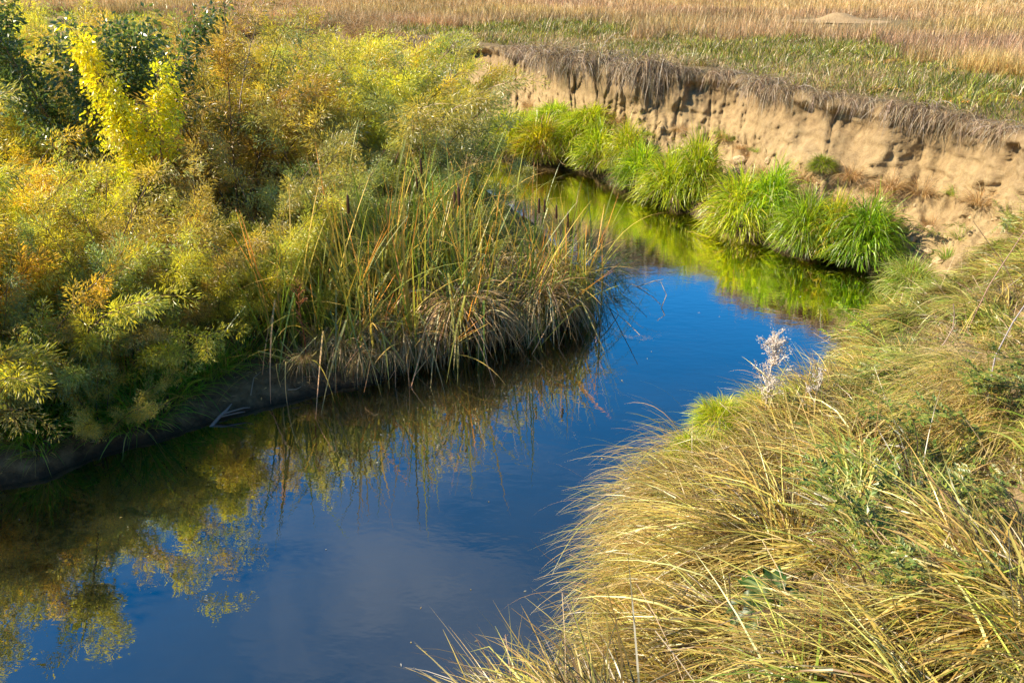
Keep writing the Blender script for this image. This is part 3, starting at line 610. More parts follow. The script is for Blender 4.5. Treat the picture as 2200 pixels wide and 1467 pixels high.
# ------------------------------------------------------------------ willows
def willow(seed, H=1.9, nst=7, nbr=17, nlf=130, spread=.55, droop=.13, leafL=.058, leafW=.0050, broad=False, tmin=.18, blen=1.0, splay=.07):
    """-> list of stem meshes, foliage mesh"""
    r = np.random.default_rng(seed); fol = Bag(); stems = []
    for s in range(nst):
        a = 2*math.pi*(s+r.uniform(-.4, .4))/nst; ln = H*r.uniform(.65, 1.08); K = 8
        d = np.array([[math.cos(a)*spread*r.uniform(.3, 1), math.sin(a)*spread*r.uniform(.3, 1), 1.0]])
        root = np.array([[math.cos(a)*.10, math.sin(a)*.10, -.05]])
        bend = np.array([[math.cos(a)*splay, math.sin(a)*splay, -.05*splay/.07]])+r.normal(size=(1, 3))*.7*splay
        P = blade_paths(root, d, np.array([ln]), K, bend)[0]
        b = Bag(); tube(P, np.linspace(.011, .003, K)*H/1.9, 5, b, (.16, .10, .06))
        t = np.sort(r.uniform(tmin, 1.0, nbr)); t[-2:] = .97
        for tt in t:
            f = tt*(K-1); k = min(int(f), K-2); p0 = P[k]*(1-(f-k))+P[k+1]*(f-k); T = unit(P[k+1]-P[k])
            aa = a+r.normal()*1.3
            dd_ = T*r.uniform(.5, 1.1)+np.array([math.cos(aa), math.sin(aa), .15])*r.uniform(.4, 1.0)
            bl = blen*r.uniform(.22, .50)*H/1.9*(1.15-.35*tt)*(1.25 if tt > .95 else 1)
            Q = blade_paths(p0[None], dd_[None], np.array([bl]), 5, np.array([[0, 0, -droop*r.uniform(.3, 2.0)]])+r.normal(size=(1, 3))*.05)[0]
            tube(Q, np.linspace(.0035, .0012, 5)*H/1.9, 3, b, (.30, .20, .08))
            n = nlf; x = r.uniform(.08, 1.02, n)*4; kk = np.minimum(x.astype(int), 3); fr = (x-kk)[:, None]
            lp = Q[kk]*(1-fr)+Q[kk+1]*fr; lt = unit(Q[kk+1]-Q[kk]); rd = r.normal(size=(n, 3)); rd = unit(rd-lt*np.sum(rd*lt, -1, keepdims=True))
            tw = rd*r.uniform(0, .085, (n, 1))*(H/1.9)                                   # short side twigs
            tint = r.normal()*.26+.34*(tt-.62)                                           # sprays differ, tips yellower
            g = np.clip(.5+tint+r.normal(size=n)*.16, 0, 1)[:, None]
            c = (np.array([.76, .88, .98])*(1-g)+np.array([1.28, 1.08, .45])*g)*(1+r.normal(size=(n, 1))*.16)
            dead = r.uniform(size=n) < .05; c[dead] = np.array([1.2, .95, .9])*r.uniform(.7, 1.2)
            D = lt*r.uniform(.3, 1.1, (n, 1))+rd*.85+np.array([0, 0, -.12 if not broad else -.7])
            leaves(lp+tw, D, leafL*r.uniform(.55, 1.15, n), leafW*r.uniform(.7, 1.25, n), fol, np.clip(c, .05, 2.2), r=r)
        stems.append(b.build('stem', M_STEM))
    return stems, fol.build('foliage', M_BROAD if broad else M_LEAF)
WV = [willow(400+k, nst=6+k % 3, spread=.45+.07*(k % 4), droop=(.10, .16, .22, .13)[k % 4]) for k in range(7)]
def put_willow(w, p, s, color, label, group=None, name='willow_shrub', rotz=None, lean=(0, 0), cat='shrub'):
    Rm = Matrix.Rotation(lean[0], 3, 'Y') @ Matrix.Rotation(lean[1], 3, 'X') @ Matrix.Rotation(rng.uniform(0, 6.28) if rotz is None else rotz, 3, 'Z')
    t = thing(name, label, cat, p, Rm.to_euler(), s, group)
    for st in w[0]: obj('stem', st, t)
    obj('foliage', w[1], t, color=color, kind='stuff')
    return t
GOLD, YEL, OLV, GRY, GRN, BRN = (.64, .57, .08), (.55, .50, .09), (.43, .42, .11), (.34, .38, .15), (.40, .45, .07), (.48, .43, .13)
r = np.random.default_rng(77); pts = []
LABW = {'gold': 'golden orange willow shrub', 'back': 'yellow green willow in the tall back thicket', 'mid': 'olive green willow shrub of middle height',
        'brown': 'brownish fading willow shrub', 'grey': 'grey green willow shrub behind the cattails', 'tip': 'low willow drooping over the mud edge'}
GRPW = {'gold': 'golden willows', 'back': 'yellow green willows of the tall thicket', 'mid': 'olive willows of the bar', 'brown': 'fading brown willows', 'grey': 'grey green willows by the cattails', 'tip': 'willows drooping over the mud edge'}
for tr in range(9000):
    x = r.uniform(-13, 1.0); y = r.uniform(5, 16.5)
    d = in_bar(x, y)
    if d < (.22 if project(np.array([x, y, .3]))[0] < 520 else .42): continue
    u, v, fw = project(np.array([x, y, 1.6])); ub, vb, _ = project(np.array([x, y, .4]))
    if u < -260 or u > 1100: continue
    if 560 < ub < 1400 and vb > 470+.10*(1000-ub)*0 and d < 1.7 and y < 9.6: continue      # the cattails' ground
    if any((x-a)**2+(y-b)**2 < (.50+.015*y)**2 for a, b in pts): continue
    if y > 8.6 and project(np.array([x+.55, y, 1.3]))[0] > np.interp(y, [8.6, 10, 16], [1010, 1060, 1030]): continue
    if y < 9.4 and 120 < u < 400 and y > 7.3: continue
    pts.append((x, y))
    if u < 120 and 330 < v < 620: z_, c = 'gold', GOLD
    elif d < .8 and ub < 600: z_, c = 'tip', GRY
    elif v < 250: z_, c = 'back', YEL if r.uniform() < .7 else GRN
    elif u > 560: z_, c = 'grey', GRY if r.uniform() < .6 else OLV
    else: z_, c = ('brown', BRN) if r.uniform() < .45 else ('mid', OLV if r.uniform() < .6 else YEL)
    s = {'gold': .86, 'tip': .68, 'back': 1.2, 'grey': .68, 'brown': .78, 'mid': .8}[z_]*r.uniform(.85, 1.15)
    if z_ == 'tip': continue
    if y < 8.6 and u < 700: vt = 300-25*(u < 120)+12*r.normal()
    else: vt = np.interp(u, [-200, 100, 380, 700, 850, 1000, 1075], [20, 40, 66, 70, 92, 135, 300])+8*r.normal()
    zt = at_d(u, vt, y)[2]; cap = (zt-.45)/1.6
    s = min(cap, 1.5)*r.uniform(.88, 1.0) if (y > 9.8 or cap < s*1.25) else s
    s = max(s, .45)
    isg_ = tuple(c) == GRN
    c = np.array(c)*(1+r.normal(size=3)*.09)*r.uniform(.85, 1.15)
    put_willow(WV[len(pts) % 7], (x, y, float(hgt(x, y))-.03), s, c, (LABW[z_] if not (z_ == 'back' and isg_) else 'fresh green willow in the tall back thicket'), GRPW[z_] if not (z_ == 'back' and isg_) else 'fresh green willows of the tall thicket', lean=((.12, -.05) if z_ == 'tip' else (r.normal()*.06, r.normal()*.06)))
nt = 0
for q in range(len(bs)):
    ub, vb, _ = project(np.array([bs[q, 0], bs[q, 1], .1]))
    if not (-200 < ub < 560) or q % 17: continue
    for d_, s_r in ((.30, .46), (.75, .62), (1.2, .78)):
        pt = bs[q]+inw[q]*(d_+r.normal()*.08)+r.normal(size=2)*.08
        sz = s_r*r.uniform(.85, 1.15)*(1 if ub < 420 else .75); nt += 1
        if ub > 330 and d_ < .5: continue
        c = np.array([GRY, OLV, GRY, BRN, YEL][nt % 5])*(1+r.normal(size=3)*.08)
        put_willow(WV[nt % 7], (pt[0], pt[1], float(hgt(pt[0], pt[1]))-.03), sz, c, LABW['tip'], GRPW['tip'], lean=(.30+.1*r.normal(), .30+.1*r.normal()))
for q, (u_, v_, s_r) in enumerate([(760, 580, .55), (850, 560, .6), (950, 570, .55), (1020, 600, .5), (900, 640, .45), (1030, 520, .55), (1075, 570, .4), (980, 500, .6), (900, 520, .6), (820, 640, .45), (1010, 660, .4), (500, 690, .42), (560, 660, .45), (450, 730, .38), (610, 600, .55), (640, 640, .55), (690, 700, .45)]):
    pt = pick(u_, v_, 0.)
    if in_bar(pt[0], pt[1]) < .05: continue
    gr = u_ < 660
    put_willow(WV[q % 7], pt-[0, 0, .03], s_r, np.array(GRN if gr else [GRY, GRN, GRY][q % 3])*r.uniform(.85, 1.1), 'small grey willow among the cattails' if not gr else 'low fresh green willow', 'small willows among the cattails' if not gr else 'low green willows beside the cattails')
# tall willows beyond the left edge, whose reflections lie in the near water
for k, (x, y, s) in enumerate([(-4.9, 5.5, 1.3), (-5.5, 6.1, 1.35), (-4.6, 4.9, 1.15)]):
    put_willow(WV[k], (x, y, float(hgt(x, y))-.03), s, np.array(GOLD if k % 3 == 0 else OLV)*.9, 'tall willow at the end of the mud bank', 'tall willows at the left')
p = at_d(60, 60, 11.0); put_willow(WV[3], (p[0]-.2, 11.0, .45), 1.55, GOLD, 'tall golden willow behind the dark green sapling')
# cottonwood saplings: one still dark green, one yellow
DG = willow(451, H=2.75, nst=7, nbr=26, nlf=85, spread=.34, droop=.10, leafL=.062, leafW=.016, broad=True, tmin=.45, blen=.95, splay=.035)
YG = willow(452, H=2.8, nst=4, nbr=26, nlf=62, spread=.04, droop=.24, leafL=.07, leafW=.017, broad=True, tmin=.44, blen=.72, splay=.014)
p = at_d(205, 225, 9.3); put_willow(DG, (p[0], 9.3, .45), 1.08, (.12, .185, .06), 'dark green broad leaved sapling with bare brown limbs', None, 'cottonwood_sapling', cat='tree')
p = at_d(300, 260, 7.9); put_willow(YG, (p[0], 7.9, .78), .72, (.70, .70, .03), 'bright yellow leaved sapling in front of the dark green one', None, 'cottonwood_sapling', cat='tree')

# ------------------------------------------------------------------ cattails
def cat_leaf(seed, K=11):
    r = np.random.default_rng(seed); kind = seed % 6
    L = r.uniform(1.0, 1.55); g = (.01, .02, .05, .10, .17, .03)[kind]
    P = blade_paths(np.zeros((1, 3)), np.array([[.12+.05*kind, 0, 1.0]]), np.array([L]), K, np.array([[.02, r.normal()*.01, -g]]))
    if kind in (3, 5):                                  # a kinked blade
        k = r.integers(5, 8); dn = unit(np.array([.7, r.normal()*.3, -.7])); st = L/(K-1)
        for j in range(k, K): P[0, j] = P[0, j-1]+dn*st; dn = unit(dn+[0, 0, -.12])
    t = np.linspace(0, 1, K)[None, :, None]
    tip = np.array([(.46, .26, .04), (.34, .32, .05), (.20, .30, .03), (.50, .38, .15), (.32, .30, .06), (.22, .30, .04)][kind])
    col = np.array([.16, .25, .035])*(1-t**1.2)+tip*t**1.2
    b = Bag(); ribbons(P, (.0075*np.minimum(1, .7+t[..., 0])*(1-t[..., 0]**3*.92)), side=np.array([[0, 1.0, .0]]), col=col, bag=b, r=r)
    return b.build('cattail_leaf', M_GRASS)
CLM = [cat_leaf(k) for k in range(18)]
b = Bag(); tube([(0, 0, -.05), (.005, .003, .5), (.0, .01, 1.0), (.012, .012, 1.38)], [.005, .0045, .004, .0035], 6, b, (.22, .22, .06)); STALK = b.build('stalk', M_STEM)
b = Bag(); zs = np.array([0, .006, .02, .08, .14, .165, .178, .182]); tube(np.stack([0*zs, 0*zs, zs], 1), [.003, .010, .0135, .0145, .0135, .010, .004, .001], 10, b, (.085, .038, .018))
tube([(0, 0, .175), (.001, 0, .21), (.003, .001, .25)], [.003, .002, .001], 4, b, (.35, .25, .12)); HEAD = b.build('seed_head', M_STEM, True)
HEAD.transform(Matrix.Diagonal((1.35, 1.35, 1.35, 1)))
r = np.random.default_rng(55)
def cattail(p, h, label, group, head=False, nl=6, dry=0., rot=None, tilt=.06):
    t = thing('cattail', label, 'cattail', p, (r.normal()*tilt, r.normal()*tilt, r.uniform(0, 6.28)), h, group)
    nd_ = 0
    for k in range(nl):
        isd = r.uniform() <= dry; nd_ += isd; c = (1, 1, 1) if not isd else (2.6, 1.7, 2.2)
        obj('leaf', CLM[r.integers(0, 18)], t, (r.normal()*.012, r.normal()*.012, 0), (0, 0, r.uniform(0, 6.28)), r.uniform(.8, 1.12), np.array(c)*r.uniform(.8, 1.2))
    if not head and nd_ >= nl/2: t['label'] = t['label'].replace('green cattail', 'straw streaked cattail').replace('arching cattail', 'straw streaked arching cattail'); t['group'] = group+', straw streaked'
    if head:
        s = obj('stalk', STALK, t); obj('seed_head', HEAD, s, (.012, .012, 1.37))
    return t
GC = 'cattails in the bed on the point of the bar'
HEADS = [(918, 350), (903, 385), (975, 420), (986, 412), (1123, 455), (1160, 432), (1169, 436), (1200, 448), (1222, 462), (740, 428), (722, 425), (703, 432), (880, 395)]
for (u, v) in HEADS:
    y = 7.55+(.9 if v < 400 else 0)+r.uniform(-.1, .35)+(.3 if u > 1100 else 0)+(-.4 if u < 800 else 0)
    top = at_d(u, v, y); hz = max(float(hgt(top[0], y)), .0); h = (top[2]-hz)/1.55
    cattail((top[0], y, hz), h, 'cattail bearing a brown seed head', 'cattails bearing seed heads', True, 5, .2, tilt=.02)
n = 0
while n < 120:
    u, v = r.uniform(590, 1300), r.uniform(540, 800); p = pick(u, v, 0.)
    d = in_bar(p[0], p[1])
    if d < -.18 or d > 1.7 or (d > .8 and u < 720): continue
    rt = u > 1090
    cattail(p, r.uniform(.85, 1.22)*(1.0 if not rt else .82), 'upright green cattail without a seed head' if not rt else 'arching cattail at the reed point', GC if not rt else 'cattails at the point', False, 8, .36 if not rt else .45, tilt=.11 if not rt else .18); n += 1
n = 0
while n < 26:
    u, v = r.uniform(660, 1240), r.uniform(640, 800); p = pick(u, v, 0.); d = in_bar(p[0], p[1])
    if d < -.1 or d > .6: continue
    t = cattail(p, r.uniform(.55, .8), 'collapsed straw coloured cattail folding to the water', 'collapsed cattails at the water', False, 9, 1.0, tilt=.32); n += 1
    for c_ in t.children: c_.scale = (c_.scale[0], c_.scale[1]*1.7, c_.scale[2])
    t['label'] = 'collapsed straw coloured cattail folding to the water'; t['group'] = 'collapsed cattails at the water'
# collapsed straw at their feet
def straw_mesh(seed, n=260):
    r = np.random.default_rng(seed); a = r.uniform(0, 2*math.pi, n); K = 8
    root = np.stack([np.cos(a)*r.uniform(0, .16, n), np.sin(a)*r.uniform(0, .16, n), r.uniform(.35, .62, n)], 1)
    d = np.stack([np.cos(a)*.7, np.sin(a)*.7, r.uniform(-.1, .9, n)], 1)+r.normal(size=(n, 3))*.2
    P = blade_paths(root, d, r.uniform(.45, .95, n), K, np.stack([np.cos(a)*-.02, np.sin(a)*-.02, -r.uniform(.25, .6, n)], 1)+r.normal(size=(n, 3))*.05)
    P[..., 2] = np.maximum(P[..., 2], -.02)
    b = Bag(); ribbons(P, taper(n, K, r.uniform(.003, .0065, n)), col=pal(r, n, [(.66, .46, .21), (.74, .56, .30), (.55, .36, .15), (.46, .30, .13), (.30, .30, .08)], .2), bag=b, roll=.5, r=r)
    m_ = 70; a = r.uniform(0, 6.28, m_); root = np.stack([np.cos(a)*.12, np.sin(a)*.12, 0*a-.02], 1)
    P = blade_paths(root, np.stack([np.cos(a)*.15, np.sin(a)*.15, 0*a+1], 1), r.uniform(.4, .75, m_), 4, r.normal(size=(m_, 3))*.05)
    ribbons(P, taper(m_, 4, r.uniform(.003, .006, m_)), col=pal(r, m_, [(.42, .30, .13), (.30, .22, .09), (.22, .24, .06)], .2), bag=b, roll=.5, r=r)
    return b.build('dead_blades', M_STRAW)
SM = [straw_mesh(600+k) for k in range(4)]
for q, (u, v, s) in enumerate([(985, 745, 1.0), (1030, 735, .8), (935, 762, .62), (1165, 708, .85), (1215, 675, .62), (870, 772, .5), (800, 765, .55), (1250, 630, .55), (890, 690, .7), (1180, 640, .8), (700, 765, .4), (660, 800, .35), (740, 790, .42), (780, 805, .4), (830, 795, .42), (900, 775, .45), (1080, 730, .5), (1120, 722, .5), (1060, 650, .7), (960, 660, .65), (1235, 690, .45)]):
    p = pick(u, v, 0.); tag(obj('dead_cattail_clump', SM[q % 4], None, p, (0, 0, r.uniform(0, 6)), (s, s, s*r.uniform(.85, 1.1))),
        'tan skirt of dead cattail leaves' if q != 0 else 'thickest tan skirt of dead cattail leaves touching the water', 'reeds', 'dead cattail skirts' if q != 0 else None)
# fine dark sedge leaning out over the water at the point
sedge_m = [hang_mesh('sedge_blades', 640+k, 70, [(.06, .13, .035), (.09, .16, .04), (.14, .18, .05), (.30, .22, .08)], .8, .0028, 8, .12) for k in range(3)]
for q, (u, v) in enumerate([(1250, 600), (1270, 570), (1290, 620), (1240, 640), (1300, 560), (1262, 530), (1225, 560), (1310, 590), (1280, 660)]):
    p = pick(u, v, 0.); tag(obj('sedge_clump', sedge_m[q % 3], None, p, (0, 0, math.pi+r.normal()*.5), r.uniform(.7, 1.0)), 'fine dark sedge leaning over the water', 'sedge', 'sedges at the reed point')

# ------------------------------------------------------------------ under the willows: green grass on the mud edge, litter, driftwood
r = np.random.default_rng(88)
for q, (u, v, s) in enumerate([(300, 900, 1.0), (340, 870, .9), (280, 850, .95), (390, 830, .9), (440, 800, .8), (250, 905, .8), (480, 790, .7), (360, 800, .9), (120, 900, .9), (60, 930, .9), (180, 880, .9), (30, 880, .9),
                               (520, 760, .7), (560, 640, 1.0), (500, 650, 1.1), (600, 690, .9), (540, 700, .9), (620, 620, 1.0), (700, 640, .9), (745, 770, .5), (765, 760, .45), (90, 960, .6)]):
    p = pick(u, v); tag(obj('bank_tussock', grn_m[q % 4], None, p, (0, 0, r.uniform(0, 6)), np.array([1, 1, 1.05])*s*1.25, (1.9, 1.6, 1.2) if 12 < q < 19 else (1.4, 1.35, 1)),  # tufts by the cattails: sunlight put into a brighter, yellower tint
        'deep green grass tuft under the willows' if not 12 < q < 19 else 'yellow green grass tuft tinted as sunlit', 'grass', 'green tufts along the mud edge' if not 12 < q < 19 else 'tufts by the cattails tinted as sunlit')
def litter():
    r = np.random.default_rng(90); n = 5200; k = r.integers(0, nb, n); j = r.uniform(.06, .9, n); p = bs[k]+inw[k]*j[:, None]+r.normal(size=(n, 2))*.03
    P = np.stack([p[:, 0], p[:, 1], hgt(p[:, 0], p[:, 1])+.006], 1); u, v, fw = project(P); s = (fw > 1) & (u > -50) & (u < 1100) & (p[:, 1] < 9); P = P[s]; n = len(P)
    D = r.normal(size=(n, 3))*[1, 1, .12]; b = Bag(); leaves(P, D, r.uniform(.02, .07, n), r.uniform(.003, .008, n), b, pal(r, n, [(.55, .40, .15), (.25, .16, .08), (.12, .08, .05), (.5, .4, .2)], .2), up=np.array([0, 0, 1.]), r=r)
    tag(obj('leaf_litter', b.build('leaf_litter', M_STRAW), kind='stuff'), 'fallen willow leaves strewn on the mud', 'leaves')
    n = 190; x = r.uniform(-4, 4.5, n); y = r.uniform(3, 14, n); s = hgt(x, y) < -.05; x, y = x[s], y[s]; n = len(x)
    b = Bag(); leaves(np.stack([x, y, 0*x+.004], 1), r.normal(size=(n, 3))*[1, 1, 0], r.uniform(.010, .03, n), r.uniform(.003, .007, n), b, pal(r, n, [(.45, .38, .2), (.5, .4, .1), (.3, .22, .1), (.5, .48, .4)], .2), fold=.05, up=np.array([0, 0, 1.]), r=r)
    tag(obj('floating_bits', b.build('floating_bits', M_STRAW), kind='stuff'), 'tiny leaves and foam flecks floating on the water', 'flecks')
litter()
p0 = pick(455, 915, 0.); p1 = pick(500, 878); b = Bag()
mid = (p0+p1)/2+[0, 0, .03]; tube([p0+[-.02, -.02, -.02], p0*.6+p1*.4+[0, 0, .025], p0*.3+p1*.7+[.01, 0, .04], p1+[0, 0, .05]], [.016, .014, .010, .004], 7, b, (.24, .21, .19))
tube([p0*.5+p1*.5+[0, 0, .03], p1+[.10, -.02, .02], p1+[.16, -.03, .03]], [.008, .006, .003], 5, b, (.26, .23, .20))
tube([p0*.6+p1*.4+[0, 0, .02], p1+[.08, -.10, .02], p1+[.14, -.10, .03]], [.007, .005, .002], 5, b, (.24, .21, .19))
tag(obj('driftwood_branch', b.build('driftwood_branch', M_STEM, True)), 'grey forked driftwood branch lying from mud into water', 'driftwood')
for q in range(16):
    k = int(np.interp(r.uniform(), [0, 1], [0, 1])*0)+int(r.choice(np.argwhere((bs[:, 1] > 4.6) & (bs[:, 1] < 6.9) & (bs[:, 0] < -.5))[:, 0])); a = bs[k]+inw[k]*r.uniform(.02, .22); th_ = r.uniform(0, 3.14); L_ = r.uniform(.10, .3)
    e = a+np.array([math.cos(th_), math.sin(th_)])*L_; m2_ = (a+e)/2+r.normal(size=2)*.02; hz = lambda z_: max(float(hgt(z_[0], z_[1])), 0)+.012
    b = Bag(); tube([(*a, hz(a)), (*m2_, hz(m2_)+.02), (*e, hz(e))], [.005, .004, .002], 5, b, [(.25, .18, .11), (.34, .28, .2), (.16, .11, .07)][q % 3]); tag(obj('stranded_twig', b.build('stranded_twig', M_STEM)), 'thin dead twig stranded on the mud edge', 'twig', 'twigs on the mud edge')
# arching orange leaved plant on the mud, rusty dock stalk
p = pick(655, 800); t = thing('fallen_cattail', 'splayed orange and straw cattail spreading over bare mud', 'cattail', p)
for k in range(17):
    a = r.uniform(0, 6.28); o = obj('leaf', CLM[[3, 4, 10, 15, 16, 9][k % 6]], t, (0, 0, .06), (r.normal()*.35, r.uniform(.25, .9), a), r.uniform(.5, .8), (2.2, 1.5, 1.2) if k % 3 else (2.8, 2.2, 3))
p = pick(660, 790); b = Bag(); tube([(0, 0, 0), (.01, 0, .3), (-.01, .01, .6), (.02, 0, .8)], [.006, .005, .004, .002], 5, b, (.35, .10, .03))
for k in range(34):
    z_ = r.uniform(.3, .82); a = r.uniform(0, 6.28); L_ = r.uniform(.04, .10); tube([(0, 0, z_), (math.cos(a)*L_*.6, math.sin(a)*L_*.6, z_+L_*.6), (math.cos(a)*L_, math.sin(a)*L_, z_+L_*.7)], [.002, .003, .001], 3, b, (.45, .14, .05))
tag(obj('dock_stalk', b.build('dock_stalk', M_STEM), None, p), 'rusty red dried seed stalk beside the splayed cattail', 'weed')
# bent dead reeds standing in the open water
for q, (pa, pb, pc_) in enumerate([((1358, 620), (1405, 604), (1425, 600)), ((1418, 668), (1432, 634), (1419, 604)), ((1300, 655), (1345, 690), (1375, 720)), ((1330, 640), (1355, 610), (1395, 625))]):
    A3 = [at(*pa, -.03), at(*pb, .10 if q != 1 else .12), at(*pc_, .16 if q != 1 else .24)]
    b = Bag(); tube(A3, [.005, .0045, .003], 4, b, (.34, .24, .13)); tag(obj('bent_reed', b.build('bent_reed', M_STEM)), 'bent dead reed standing in open water', 'reed', 'bent reeds in the water')

# ------------------------------------------------------------------ plants of the near bank
def weed_tree(name, seed, H, nb1, nb2, col, fl, lean=(0, 0), flsize=.0055, nfl=7):
    r = np.random.default_rng(seed); b = Bag(); f = Bag()
    P = blade_paths(np.zeros((1, 3)), np.array([[lean[0], lean[1], 1.]]), np.array([H]), 9, r.normal(size=(1, 3))*.02)[0]; tube(P, np.linspace(.006, .002, 9), 5, b, col)
    for k in range(nb1):
        t = r.uniform(.32, 1)*8; i_ = min(int(t), 7); p = P[i_]*(1-t+i_)+P[i_+1]*(t-i_); a = r.uniform(0, 6.28); L = H*r.uniform(.12, .34)*(1.35-t/8)
        Q = blade_paths(p[None], np.array([[math.cos(a)*.8, math.sin(a)*.8, .8]]), np.array([L]), 5, np.array([[0, 0, .05]])+r.normal(size=(1, 3))*.08)[0]; tube(Q, np.linspace(.0032, .0016, 5), 3, b, col)
        for j in range(nb2):
            p2 = Q[r.integers(1, 5)]; Q2 = blade_paths(p2[None], r.normal(size=(1, 3))*.7+[[0, 0, .5]], np.array([L*r.uniform(.2, .45)]), 3, np.zeros((1, 3)))[0]; tube(Q2, [.0018, .0015, .0012], 3, b, col)
            c = Q2[1]+(Q2[2]-Q2[1])*r.uniform(0, 1.1, (nfl, 1))+r.normal(size=(nfl, 3))*.006
            leaves(c, r.normal(size=(nfl, 3)), flsize*r.uniform(.8, 2, nfl), flsize*.55*r.uniform(.6, 1.2, nfl), f, pal(r, nfl, [fl], .12), r=r)
    return b.build('stem', M_STEM), f.build('seed_clusters', M_STRAW)
def put_weed(name, ms, p, label, rot=0, s=1, group=None):
    t = thing(name, label, 'weed', p, (0, 0, rot), s, group); obj('stem', ms[0], t); obj('seed_clusters', ms[1], t, kind='stuff'); return t
W1 = weed_tree('w', 701, .58, 34, 8, (.62, .53, .43), (.74, .65, .58), (-.05, .1))
W2 = weed_tree('w', 702, .34, 7, 3, (.60, .52, .42), (.72, .66, .62), (-.3, .1))
p = land(pick(1640, 945), .3); put_weed('dried_weed', W1, p, 'bleached bushy dead weed standing against the blue water', 0, 1.3)
p = land(pick(1745, 920)); put_weed('dried_weed', W2, p, 'small bleached weed behind the bushy dead one', 1.2, 1.5)
p = land(pick(1530, 925)); put_weed('dried_weed', W2, p, 'thin bleached weed above the lime green tussock', .3, 1.2)
def dock_leaf(seed, L, W, bendz, wave=.012):
    r = np.random.default_rng(seed); K, M = 12, 7
    P = blade_paths(np.zeros((1, 3)), np.array([[.55, 0, .85]]), np.array([L]), K, np.array([[.05, 0, -bendz]]))[0]; T = unit(np.gradient(P, axis=0)); Nn = np.cross(T, [0, 1., 0])
    t = np.linspace(0, 1, K); w = W*np.clip(np.sin(np.pi*np.clip((t-.12)/.88, 0, 1)**.75), 0, 1)+.003; g = np.linspace(-1, 1, M); V_ = []
    for k in range(K):
        for x in g: V_.append(P[k]+np.array([0, 1., 0])*x*w[k]+Nn[k]*(-abs(x)*w[k]*.35*-1+wave*(abs(x)**2)*math.sin(k*1.9+seed+(2 if x > 0 else 0))))
    a, c = np.meshgrid(np.arange(K-1), np.arange(M-1), indexing='ij'); F = np.stack([a*M+c, a*M+c+1, (a+1)*M+c+1, (a+1)*M+c], -1).reshape(-1, 4)
    cc = np.ones((K*M, 3))*np.array([.045, .10, .015]); cc.reshape(K, M, 3)[:, M//2] = (.20, .26, .09)
    return mesh('dock_leaf', np.array(V_), F, M_DOCK, cc, True)
DLM = [dock_leaf(k, .20+.03*(k % 3), .019+.004*(k % 2), .24+.06*(k % 3), .016) for k in range(5)]
def dock(u, v, nlf, s, label, upright=0.):
    p = pick(u, v); t = thing('dock_plant', label, 'plant', p+[0, 0, .03], (0, 0, 0), s)
    t.location.z += .14
    for k in range(nlf):
        obj('leaf', DLM[k % 5], t, (0, 0, 0), (r.normal()*.2, -upright, k*2.4+r.normal()*.2), r.uniform(.75, 1.15), np.array([.75, .75, .75])*r.uniform(.8, 1.25))
dock(1660, 1385, 13, 1.25, 'dark green dock with wavy broad leaves sunk in the straw')
dock(1725, 985, 5, .8, 'upright green dock in the grass below the bleached weed', .55)
# compound leaved sprays
def spray(seed, L, cols, nl=15, ll=.03):
    r = np.random.default_rng(seed); b = Bag(); f = Bag()
    P = blade_paths(np.zeros((1, 3)), np.array([[-.7, 0, .55]]), np.array([L]), 8, np.array([[0, r.normal()*.04, -.06]]))[0]; tube(P, np.linspace(.003, .001, 8), 4, b, (.32, .22, .12))
    for k in range(nl):
        t = r.uniform(.15, 1)*7; i_ = min(int(t), 6); p = P[i_]*(1-t+i_)+P[i_+1]*(t-i_); a = r.normal()*1.2+(1.57 if k % 2 else -1.57)
        d = np.array([-.4, math.sin(a), .3+.3*r.normal()]); Q = p+unit(d)*np.linspace(0, .09, 7)[:, None]*r.uniform(.7, 1.3)+np.array([0, 0, -.012])*np.linspace(0, 1, 7)[:, None]**2; tube(Q, [.001]*7, 3, b, (.30, .30, .08))
        lp = np.repeat(Q[1:], 2, 0); sd = unit(np.cross(d, [0, 0, 1.])); sg = np.tile([1, -1], 6)[:, None]; D = sd*sg*.8+unit(d)*.7+r.normal(size=(12, 3))*.15
        leaves(lp, D, ll*r.uniform(.7, 1.2, 12), ll*.22*r.uniform(.8, 1.2, 12), f, pal(r, 12, cols, .15), up=np.array([0, 0, 1.]), r=r)
    return b.build('stem', M_STEM), f.build('leaflets', M_GRASS)
LIME = [(.34, .44, .03), (.44, .50, .05), (.22, .34, .03)]; DULL = [(.16, .22, .03), (.24, .27, .04), (.36, .30, .06), (.12, .18, .03)]
SPR = [spray(720+k, .34, LIME) for k in range(2)]+[spray(730+k, .42, DULL, 17, .028) for k in range(4)]
def put_spray(m_, u, v, rot, s, label, group=None, tilt=0):
    p = pick(u, v)+[0, 0, .07]; t = thing('leafy_weed', label, 'weed', p, (0, tilt, rot), s*1.3, group); obj('stem', m_[0], t); obj('leaflets', m_[1], t, kind='stuff')
put_spray(SPR[0], 1850, 760, .1, 1.0, 'lime green leafy spray reaching out over the water', None, -.1)
put_spray(SPR[1], 1885, 745, -.4, .9, 'lime green leafy spray against the dark reflection', None)
put_spray(SPR[1], 1720, 850, .6, .6, 'small lime green sprig beside the bleached weed', None)
for q in range(64):
    u = r.uniform(1780, 2230); v = r.uniform(470, 1300)
    if v > 1000 and u < 1900: continue
    if u < 2000-(v-480)*.5 and v < 720: continue
    put_spray(SPR[2+q % 4], u, v, r.uniform(-1.4, 1.6), r.uniform(.45, .9), 'dull green leafy weed in the bank grass', 'leafy weeds on the near bank', r.uniform(-.6, .1))
